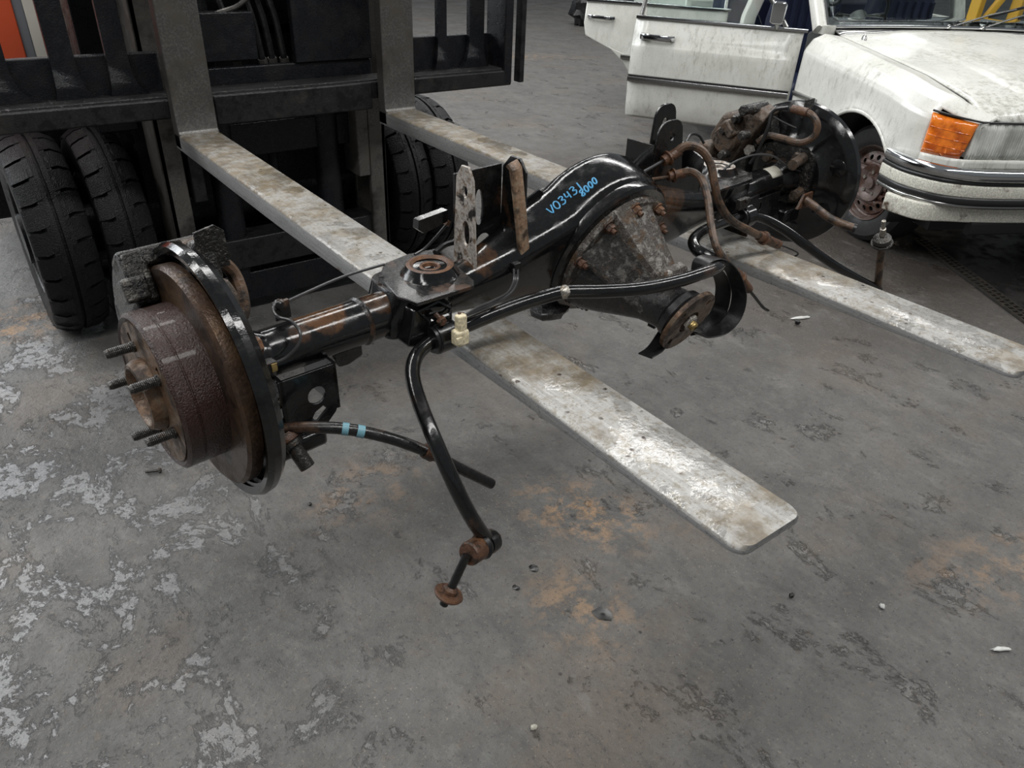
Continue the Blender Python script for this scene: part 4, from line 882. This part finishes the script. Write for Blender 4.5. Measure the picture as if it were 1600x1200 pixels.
# roof and rear cabin
m = MB(); m.grid(10, 12, lambda u, v_: (lambda a, b: C(a, b * .63, 1.40 + .035 * (1 - b * b) - .05 * max(0, (u - .6) / .4) ** 2))(lerp(-1.20, -2.55, u), lerp(-1, 1, v_))); cpart('roof', 'car_white', m, solid=.02)
for s_ in (-1, 1):
    m = MB(); m.sweep([C(-2.5, s_ * .66, 1.36), C(-2.75, s_ * .72, 1.12), C(-2.85, s_ * .78, .95)], rrect(-.05, .05, -.03, .03, .015, 3), up=CF); cpart('rear_pillar', 'car_white', m)
    m = MB(); m.sweep([C(-1.60, s_ * .64, 1.39), C(-1.58, s_ * .72, 1.15), C(-1.57, s_ * .80, .92), C(-1.57, s_ * .84, .35)], rrect(-.03, .03, -.045, .045, .012, 3), up=CR); cpart('centre_pillar', 'car_white', m)
    m = MB(); m.plate([(-2.45, .95), (-2.4, .60), (-2.5, .36), (-2.55, .60), (-2.8, .68), (-3.1, .60), (-3.2, .40), (-3.7, .45), (-3.75, .85), (-2.9, .95)], .05, lambda x, y, z: C(x, s_ * (.92 - z), y)); cpart('rear_quarter', 'car_white', m, bevel=.012)
    m = MB(); m.box(C(-1.5, s_ * .86, .36), 1.0, .05, .05, CF, CR, UZ); cpart('sill', 'car_white', m, bevel=.015)
m = MB(); m.box(C(-3.25, 0, .88), .5, .88, .05, CF, CR, UZ); cpart('boot_lid', 'car_white', m, bevel=.02)
m = MB(); m.plate([(-.55, .36), (-2.45, .36), (-2.45, .93), (-.55, .93)], .05, lambda x, y, z: C(x, -(.93 - z), y)); cpart('door_closed', 'car_white', m, bevel=.012)
# interior
m = MB(); m.loft([[C(a, b, z) for b, z in ((-.70, .95), (.70, .95), (.70, .62), (-.70, .62))] for a in (-.66, -.80)] + [[C(-.98, b, z) for b, z in ((-.68, .90), (.68, .90), (.68, .62), (-.68, .62))]]); cpart('dashboard', 'dash_dark', m, bevel=.02)
m = MB(); th = [2 * math.pi * k / 28 for k in range(28)]; wc = C(-1.02, .36, .98); wu = CR; ww = (UZ * .86 + CF * .5).normalized()
m.tube([wc + wu * .20 * math.cos(x) + ww * .20 * math.sin(x) for x in th], .012, 8, closed=True); sws = cpart('steering_wheel', 'dash_dark', m)
m = MB(); m.cyl(wc + CF * .02, wc + CF * .10 - UZ * .05, .06, 16); [m.cyl(wc + CF * .03, wc + wu * .19 * math.cos(x) + ww * .19 * math.sin(x), .012, 8) for x in (.15, 3.0, 4.7)]; cpart('wheel_spokes', 'dash_dark', m, sws)
for s_ in (-1, 1):
    m = MB(); m.loft([[C(-1.70 + x, s_ * .36 + y * k, z) for x, y in rrect(-.02, .14, -.26, .26, .06)] for z, k in ((.45, 1), (.62, 1), (.9, 1), (1.05, .9), (1.10, .8))]); st = cpart('front_seat', 'seat_blue', m, ang=50)
    m = MB(); m.box(C(-1.36, s_ * .36, .50), .25, .26, .07, CF, CR, UZ); cpart('seat_cushion', 'seat_blue', m, st, bevel=.04, seg=3)
    m = MB(); m.loft([[C(-1.66 + x, s_ * .36 + y, z) for x, y in rrect(-.02, .08, -.13, .13, .03)] for z in (1.12, 1.28)]); cpart('headrest', 'seat_blue', m, st, bevel=.01)
    for k in range(-3, 4):
        m = MB(); m.tube([C(-1.555, s_ * .36 + k * .065, z) for z in (.55, .7, .9, 1.04)], .016, 6); cpart('seat_flute', 'seat_blue', m, st)
m = MB(); m.box(C(-2.45, 0, .72), .12, .66, .28, CF, CR, UZ); cpart('rear_seat', 'seat_blue', m, bevel=.05, seg=3)
# wipers
for (b0, b1) in ((.04, -.50), (-.18, -.74)):
    pv = C(-.555, b0, .985); tip = wsp(.22, (b1 / .745 + 1) / 2) + CF * .015 + UZ * .01; mid = pv.lerp(tip, .55) + UZ * .012 + CF * .012
    m = MB(); m.blob(pv, .03, .018, .016, 1, .05); wp = cpart('wiper', 'chrome_dull', m)
    m = MB(); m.sweep([pv, mid, tip], rrect(-.006, .006, -.004, .004, .002, 1), up=UZ); cpart('wiper_arm', 'chrome_dull', m, wp)
    m = MB(); m.sweep([tip + (pv - tip) * .42 + CF * .004, tip - (pv - tip) * .25], rrect(-.003, .003, -.008, .008, .001, 1), up=UZ); cpart('wiper_blade', 'rubber_trim', m, wp)
# lamps
def fpt(t, z, off=0.0):
    """point on the lamp line: t=0 rear end on the wing side, 1 at the nose towards the grille"""
    P_ = [(.625, .897), (.675, .872), (.728, .828), (.760, .782), (.765, .74), (.775, .60), (.785, .42), (.79, .36)]
    x = max(0, min(t, 1)) * (len(P_) - 1); i = min(int(x), len(P_) - 2); f = x - i
    a, b = lerp(P_[i][0], P_[i + 1][0], f), lerp(P_[i][1], P_[i + 1][1], f); return a + off * (.5 + .5 * t), b + off * (1 - t)
for s_ in (1, -1):
    def lampg(t0, t1, z0, z1, off, nu=14, nv=8, rib=0, sl=0.0):
        m = MB()
        def fn(u, v_):
            t = lerp(t0, t1, u) + sl * (v_ - .5) * (1 if u > .5 else 0) * 1; e = min(u, 1 - u, .12) / .12; g = min(v_, 1 - v_, .12) / .12
            a, b = fpt(t, 0, off * (.3 + .7 * math.sqrt(min(e, g)))); 
            return C(a + (rib * math.sin(u * nu * math.pi / 2) if rib else 0), s_ * b, lerp(z0, z1 + (.022 * (1 - u) if t0 < .1 else 0), v_))
        return m.grid(nu, nv, fn)
    m = lampg(0, .44, .592, .745, .016, 18, 10, 0, .10); ind = cpart('indicator_lens', 'lens_amber', m, ang=50, solid=.02)
    for zz in (.63, .665, .70):
        m = MB(); pts = []
        for k in range(9):
            a, b = fpt(.03 + .39 * k / 8, 0, .0168); pts.append(C(a, s_ * b, zz + .012 * (1 - k / 8)))
        m.tube(pts, .0016, 6); cpart('lens_rib', 'lens_amber', m, ind)
    m = lampg(.45, 1.0, .592, .745, .012, 56, 6, .003); hl = cpart('headlight_lens', 'lens_clear', m, ang=50, solid=.008)
    m = MB(); m.lathe([(.075, 0), (.06, -.03), (.03, -.05), (0, -.055)], C(.772, s_ * .50, .67), CF, 28); cpart('headlight_reflector', 'chrome', m, hl)
    m = MB(); m.box(C(.715, s_ * .56, .668), .045, .19, .078, CF, CR, UZ); cpart('headlight_bowl', 'lamp_bowl', m, hl)
    m = MB(); m.sweep([C(*(lambda q: (q[0], s_ * q[1]))(fpt(t, 0, .004)), .752 + .022 * max(0, 1 - t / .56)) for t in np.linspace(0, 1, 14)], rrect(-.006, .006, -.004, .004, .002, 1), up=UZ); cpart('lamp_trim', 'rubber_trim', m, hl)
    m = MB(); m.grid(14, 3, lambda u, v_: (lambda q: C(q[0] + .004, s_ * q[1], lerp(.545, .592, v_)))(fpt(u, 0, .008))); cpart('lamp_apron', 'car_white', m, solid=.012)
m = MB(); m.box(C(.78, 0, .67), .02, .34, .085, CF, CR, UZ); gr = cpart('grille', 'chrome', m, bevel=.008)
for k in range(9):
    m = MB(); m.box(C(.802, 0, .60 + .0175 * k), .004, .30, .004, CF, CR, UZ); cpart('grille_slat', 'rubber_trim', m, gr)
# bumper
bp = [(.49, .948), (.56, .955), (.64, .952), (.72, .925), (.80, .87), (.855, .78), (.88, .65), (.892, .45), (.90, .22), (.90, 0)]
bp = bp + [(a, -b) for a, b in reversed(bp[:-1])]
def bump_sweep(z, dz, dep, off, mat, name, parent, r=.008, cut=0):
    pts = catmull([C(a + (off if abs(b) < .86 else off * .3), b + math.copysign(off * (1 if abs(b) > .8 else .2), b) if b else 0, z) for a, b in (bp[cut:-cut] if cut else bp)], 4)
    m = MB(); m.sweep(pts, rrect(-dep, dep, -dz, dz, min(r, dz * .8, dep * .8), 3), up=UZ); return cpart(name, mat, m, parent, ang=50)
bm_ = bump_sweep(.548, .026, .026, .0, 'chrome', 'front_bumper', CAR, .018)
bump_sweep(.514, .010, .020, -.006, 'rubber_trim', 'bumper_groove', bm_)
bump_sweep(.478, .028, .022, -.004, 'car_apron', 'bumper_band', bm_)
bump_sweep(.436, .018, .026, .002, 'rubber_trim', 'bumper_rubber', bm_, .012)
bump_sweep(.412, .010, .022, -.004, 'chrome_dull', 'bumper_lower_trim', bm_)
bump_sweep(.365, .040, .015, -.045, 'car_apron', 'front_apron', bm_, .008, 2)
m = MB(); m.sweep([C(.84, b, .30) for b in np.linspace(-.7, .7, 9)], rrect(-.02, .02, -.03, .03, .01), up=UZ); cpart('lower_valance', 'dark_void', m, bm_)
# wheel
def wheel(a0, s_, steer=0):
    ax = (CR * math.cos(steer) + CF * math.sin(steer)) * s_; fw = CF * math.cos(steer) - CR * math.sin(steer); c = C(a0, s_ * .70, .305)
    def wp(x, y, z): return c + fw * x + UZ * y + ax * z
    m = MB(); m.lathe([(.185, -.09), (.22, -.10), (.275, -.098), (.300, -.075), (.305, 0), (.300, .075), (.275, .098), (.22, .10), (.192, .088), (.185, .08)], c, ax, 56, caps=False); ty = cpart('wheel', 'car_tyre', m, ang=40)
    m = MB(); m.lathe([(.150, .055), (.160, .045), (.176, .055), (.184, .078), (.194, .088), (.192, .094), (.180, .084)], c, ax, 56, caps=False); rim = cpart('rim', 'rim_rust', m, ty, solid=.003)
    hol = [circ(.133 * math.cos(t_), .133 * math.sin(t_), .0135, n=12) for t_ in (2 * math.pi * k / 16 for k in range(16))]
    m = MB(); m.plate(circ(0, 0, .162, n=56), .006, lambda x, y, z: wp(x, y, .050 + z + .02 * math.exp(-((math.hypot(x, y) - .10) / .05) ** 2)), hol + [circ(0, 0, .03, n=16)]); cpart('wheel_disc', 'rim_rust', m, rim)
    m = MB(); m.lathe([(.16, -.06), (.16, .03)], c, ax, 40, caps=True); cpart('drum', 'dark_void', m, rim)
    m = MB(); m.lathe([(.098, .070), (.094, .080), (.06, .074), (.045, .060), (.032, .062), (.03, .085), (0, .088)], c, ax, 32); cpart('hub', 'rim_rust', m, rim)
    for k in range(5):
        t_ = 2 * math.pi * k / 5 + .3; m = MB(); m.hexnut(wp(.056 * math.cos(t_), .056 * math.sin(t_), .066), ax, .011, .014); cpart('wheel_bolt', 'bare_steel', m, rim)
wheel(.165, 1, .10); wheel(.07, -1); wheel(-2.8, 1); wheel(-2.8, -1)
# doors
def door_frame(ah, th):
    H = C(ah, .925, 0); r = -CF; e = (r * math.cos(th) + CR * math.sin(th)); o = (CR * math.cos(th) - r * math.sin(th)); return H, e, o
H, e, o_ = door_frame(-.545, math.radians(58)); DL = 1.0
def dsec(z): return plin(z, [(.36, -.045), (.42, -.02), (.60, 0), (.70, .002), (.79, -.004), (.80, -.010), (.88, -.03), (.94, -.055)])
def dp(x, z, y=0): return H + e * x + UZ * z + o_ * (dsec(z) + y)
m = MB()
zs = [.365, .38, .42, .48, .54, .60, .64, .70, .76, .785, .795, .80, .84, .88, .92, .94]
rg = []
for z in zs: rg.append([dp(x, z) for x in np.linspace(.02 + (.10 * max(0, (.50 - z) / .14) ** 2), DL - (.012 * max(0, (.9 - z) * 0)), 12)] )
vs = [p for r_ in rg for p in r_]; m.add(vs, [(i * 12 + k, i * 12 + k + 1, (i + 1) * 12 + k + 1, (i + 1) * 12 + k) for i in range(len(zs) - 1) for k in range(11)])
fd = cpart('front_door', 'car_white', m, ang=25, solid=.03)
m = MB(); m.plate([(.04, .38), (DL - .02, .38), (DL - .02, .94), (.04, .94)], .05, lambda x, z, y: H + e * x + UZ * z + o_ * (-.055 - y)); cpart('door_inner', 'dash_dark', m, fd, bevel=.01)
m = MB(); m.sweep([dp(x, .60, .004) for x in (.03, .5, DL)], rrect(-.012, .012, -.016, .016, .006, 2), up=UZ); cpart('side_moulding', 'chrome_dull', m, fd)
m = MB(); m.sweep([dp(x, .622, .004) for x in (.03, .5, DL)], rrect(-.006, .006, -.004, .004, .002, 1), up=UZ); cpart('moulding_rubber', 'rubber_trim', m, fd)
m = MB(); m.sweep([dp(x, .945, .004) for x in (.0, .5, DL)], rrect(-.010, .010, -.010, .010, .004, 2), up=UZ); cpart('sill_trim', 'chrome', m, fd)
m = MB(); m.plate([(.26, .95), (DL - .05, .95), (DL - .06, 1.30), (.50, 1.33)], .005, lambda x, z, y: dp(x, z) + o_ * (-.03 + y - (z - .95) * .25)); cpart('window_pane', 'glass', m, fd)
m = MB(); m.sweep([dp(.12, .95) + o_ * -.03, dp(.48, 1.36) + o_ * -.14, dp(DL - .06, 1.33) + o_ * -.13, dp(DL - .02, .95) + o_ * -.03], rrect(-.012, .012, -.018, .018, .005, 2), up=o_); cpart('window_frame', 'chrome_dull', m, fd)
m = MB(); m.tube([dp(.975, 1.3), dp(.975, .95)], .001, 4)
m = MB(); hx = .85
m.sweep(catmull([dp(hx - .10, .842, .005), dp(hx - .07, .842, .028), dp(hx, .845, .034), dp(hx + .07, .845, .028), dp(hx + .10, .845, .006)], 4), rrect(-.010, .010, -.017, .017, .006, 2), up=UZ); hd = cpart('door_handle', 'chrome', m, fd)
m = MB(); m.box(dp(hx + .075, .845, .012), .03, .012, .018, e, o_, UZ); cpart('lock_button', 'chrome_dull', m, hd, bevel=.006)
m = MB(); mc = dp(.175, 1.03, .05); m.loft([[mc + e * x + UZ * z + o_ * y for x, z in rrect(-.04 * k, .04 * k, -.06 * k, .06 * k, .02 * k)] for y, k in ((-.02, .7), (0, .95), (.03, 1), (.05, .85))]); mr = cpart('door_mirror', 'chrome', m, fd, ang=50)
m = MB(); m.cyl(mc - UZ * .05, dp(.17, .94, -.01), .014, 10); cpart('mirror_stalk', 'chrome_dull', m, mr)
# rear door
H2, e2, o2_ = door_frame(-1.60, math.radians(62)); RL = 1.02
def dp2(x, z, y=0): return H2 + e2 * x + UZ * z + o2_ * (dsec(z) + y)
ol = [(.02, .38), (.60, .38), (.63, .46), (.70, .56), (.80, .64), (.93, .69), (1.0, .72), (1.02, .80), (1.02, .94), (.02, .94)]
m = MB(); m.plate(ol, .06, lambda x, z, y: dp2(x, z, -y)); rd = cpart('rear_door', 'car_white', m, bevel=.008)
m = MB(); m.sweep([dp2(.03, .60, .004), dp2(.72, .60, .004)], rrect(-.01, .01, -.015, .015, .005, 2), up=UZ); cpart('side_moulding', 'chrome_dull', m, rd)
m = MB(); m.sweep([dp2(0, .945, .004), dp2(RL, .945, .004)], rrect(-.01, .01, -.01, .01, .004, 2), up=UZ); cpart('sill_trim', 'chrome', m, rd)
m = MB(); m.sweep(catmull([dp2(.80, .842, .005), dp2(.83, .842, .028), dp2(.90, .845, .034), dp2(.96, .845, .028), dp2(.99, .845, .006)], 4), rrect(-.008, .008, -.013, .013, .005, 2), up=UZ); cpart('door_handle', 'chrome', m, rd)
m = MB(); m.sweep([dp2(.04, .95) + o2_ * -.03, dp2(.06, 1.34) + o2_ * -.13, dp2(.70, 1.33) + o2_ * -.13, dp2(.98, .95) + o2_ * -.03], rrect(-.012, .012, -.018, .018, .005, 2), up=o2_); cpart('window_frame', 'chrome_dull', m, rd)
m = MB(); m.plate([(.06, .95), (.95, .95), (.70, 1.31), (.08, 1.31)], .005, lambda x, z, y: dp2(x, z) + o2_ * (-.03 + y - (z - .95) * .25)); cpart('window_pane', 'glass', m, rd)
# plate badge outline over the wheel arch is left plain

# ================================================================== SMALL THINGS AND BACKGROUND
# oily sheet under the car and the slotted drain beside it
g0, g1 = PZ(1436, 376, 0), PZ(1640, 527, 0); gd = (g1 - g0).normalized(); gn = Vector((-gd.y, gd.x, 0))
if gn.x < 0: gn = -gn
m = MB(); a0, a1 = g0 - gd * .9, g1 + gd * .6
m.loft([[a0 + gn * .035 + UZ * z, a1 + gn * .035 + UZ * z, a1 + gn * 1.7 + UZ * z, a0 + gn * 1.7 + UZ * z] for z in (.001, .006)])
sp_ = m.build('steel_floor_plate', M['oily_plate'], None); tag(sp_, 'black oily steel sheet on the floor under the car front', 'floor plate')
DR = empty('drain_grate', (g0 + g1) / 2, 'dark slotted drain channel in the floor beside the car', 'drain grate')
Lg = (g1 - g0).length
m = MB(); m.box((g0 + g1) / 2 + UZ * .002, Lg / 2, .036, .002, gd, gn, UZ); m.build('channel_bed', M['dark_void'], DR)
for off in (-.034, 0, .034):
    m = MB(); m.box((g0 + g1) / 2 + gn * off + UZ * .008, Lg / 2, .004, .005, gd, gn, UZ); m.build('grate_rail', M['grate_iron'], DR)
k = 0
while k * .034 < Lg:
    for off in (-.017, .017):
        m = MB(); m.box(g0 + gd * (k * .034 + (.017 if off > 0 else 0)) + gn * off + UZ * .007, .006, .014, .006, gd, gn, UZ); m.build('grate_bar', M['grate_iron'], DR)
    k += 1
# debris
def debris(name, mat, px, py, sx, sy, sz, seed, label, cat, rot=0.0):
    c = PZ(px, py, sz * .8); m = MB(); m.blob((0, 0, 0), sx, sy, sz, seed, .22); R_ = Matrix.Rotation(rot, 3, 'Z'); m.v = [R_ @ v_ + c for v_ in m.v]
    zmin = min(v_.z for v_ in m.v); m.v = [v_ - UZ * (zmin - .0005) for v_ in m.v]
    return tag(m.build(name, M[mat], None, ang=60), label, cat)
debris('paper_scrap', 'paper_white', 1250, 497, .045, .010, .004, 3, 'torn white scrap on the floor between the forks', 'scrap', -.35)
debris('rubber_lump', 'oil_black', 1246, 505, .010, .012, .010, 4, 'small black lump beside the torn white scrap', 'lump')
debris('oil_clod', 'oil_black', 941, 960, .018, .024, .0010, 5, 'larger black oily clod on the floor below the fork tip', 'clod', .4)
debris('oil_clod', 'oil_black', 834, 888, .012, .012, .0010, 6, 'black oily clod just right of the sway bar link', 'clod', .2)
debris('oil_clod', 'oil_black', 806, 918, .008, .010, .0008, 12, 'small oily clod right of the hanging link washer', 'clod', .2)
debris('pebble', 'paper_white', 1378, 948, .007, .007, .005, 7, 'tiny round white pebble on the open floor at right', 'pebble')
debris('stone_chip', 'paper_white', 1564, 1015, .024, .006, .004, 8, 'pale elongated chip near the right picture edge', 'chip', -.6)
debris('pebble', 'oil_black', 1237, 931, .008, .006, .005, 9, 'tiny black pebble on the floor right of the fork tip', 'pebble')
debris('stone_chip', 'sticker_white', 834, 1137, .007, .006, .005, 10, 'tan chip near the bottom edge of the picture', 'chip')
debris('pebble', 'oil_black', 484, 538 + 250, .006, .005, .004, 11, 'tiny black pebble below the brake cable', 'pebble')
c = PZ(240, 736, .008); m = MB(); dv = Vector((.8, -.35, 0)).normalized()
m.cyl(c - dv * .022, c + dv * .022, .0045, 10); bo = m.build('loose_bolt', M['thread_steel'], None); tag(bo, 'small loose bolt on the floor below the brake disc', 'bolt')
m = MB(); m.lathe([(.008, 0), (.008, .006)], c + dv * .014, dv, 6); m.build('bolt_head', M['thread_steel'], bo)
# yellow steel frame and dark scrap standing behind the car
YP = [P(x, 6, 7.2) for x in (1478, 1528, 1592)]
YF = empty('yellow_frame', (YP[1].x, YP[1].y, 0), 'yellow steel lifting frame behind the car windscreen', 'frame')
for q in YP[1:]:
    m = MB(); m.box((q.x, q.y, 1.1), .05, .05, 1.1); m.build('post', M['yellow_paint'], YF, bevel=.01)
m = MB(); m.sweep([Vector((YP[1].x, YP[1].y, .55)), Vector((YP[2].x, YP[2].y, 1.3))], rrect(-.03, .03, -.03, .03, .008, 2), up=UZ); m.build('brace', M['yellow_paint'], YF)
m = MB(); m.sweep([Vector((YP[1].x, YP[1].y, 2.15)), Vector((YP[2].x, YP[2].y, 2.15))], rrect(-.05, .05, -.06, .06, .01, 2), up=UZ); m.build('cross_beam', M['yellow_paint'], YF)
SPX = PZ(921, 44, 0)
m = MB(); rnd = random.Random(5); c = SPX + Vector((.15, .30, .20)); m.blob(c, .22, .22, .24, 8, .3, 14, 9); tag(m.build('scrap_heap', M['truck_bar'], None), 'dark scrap heap on the floor behind the rear door', 'scrap')
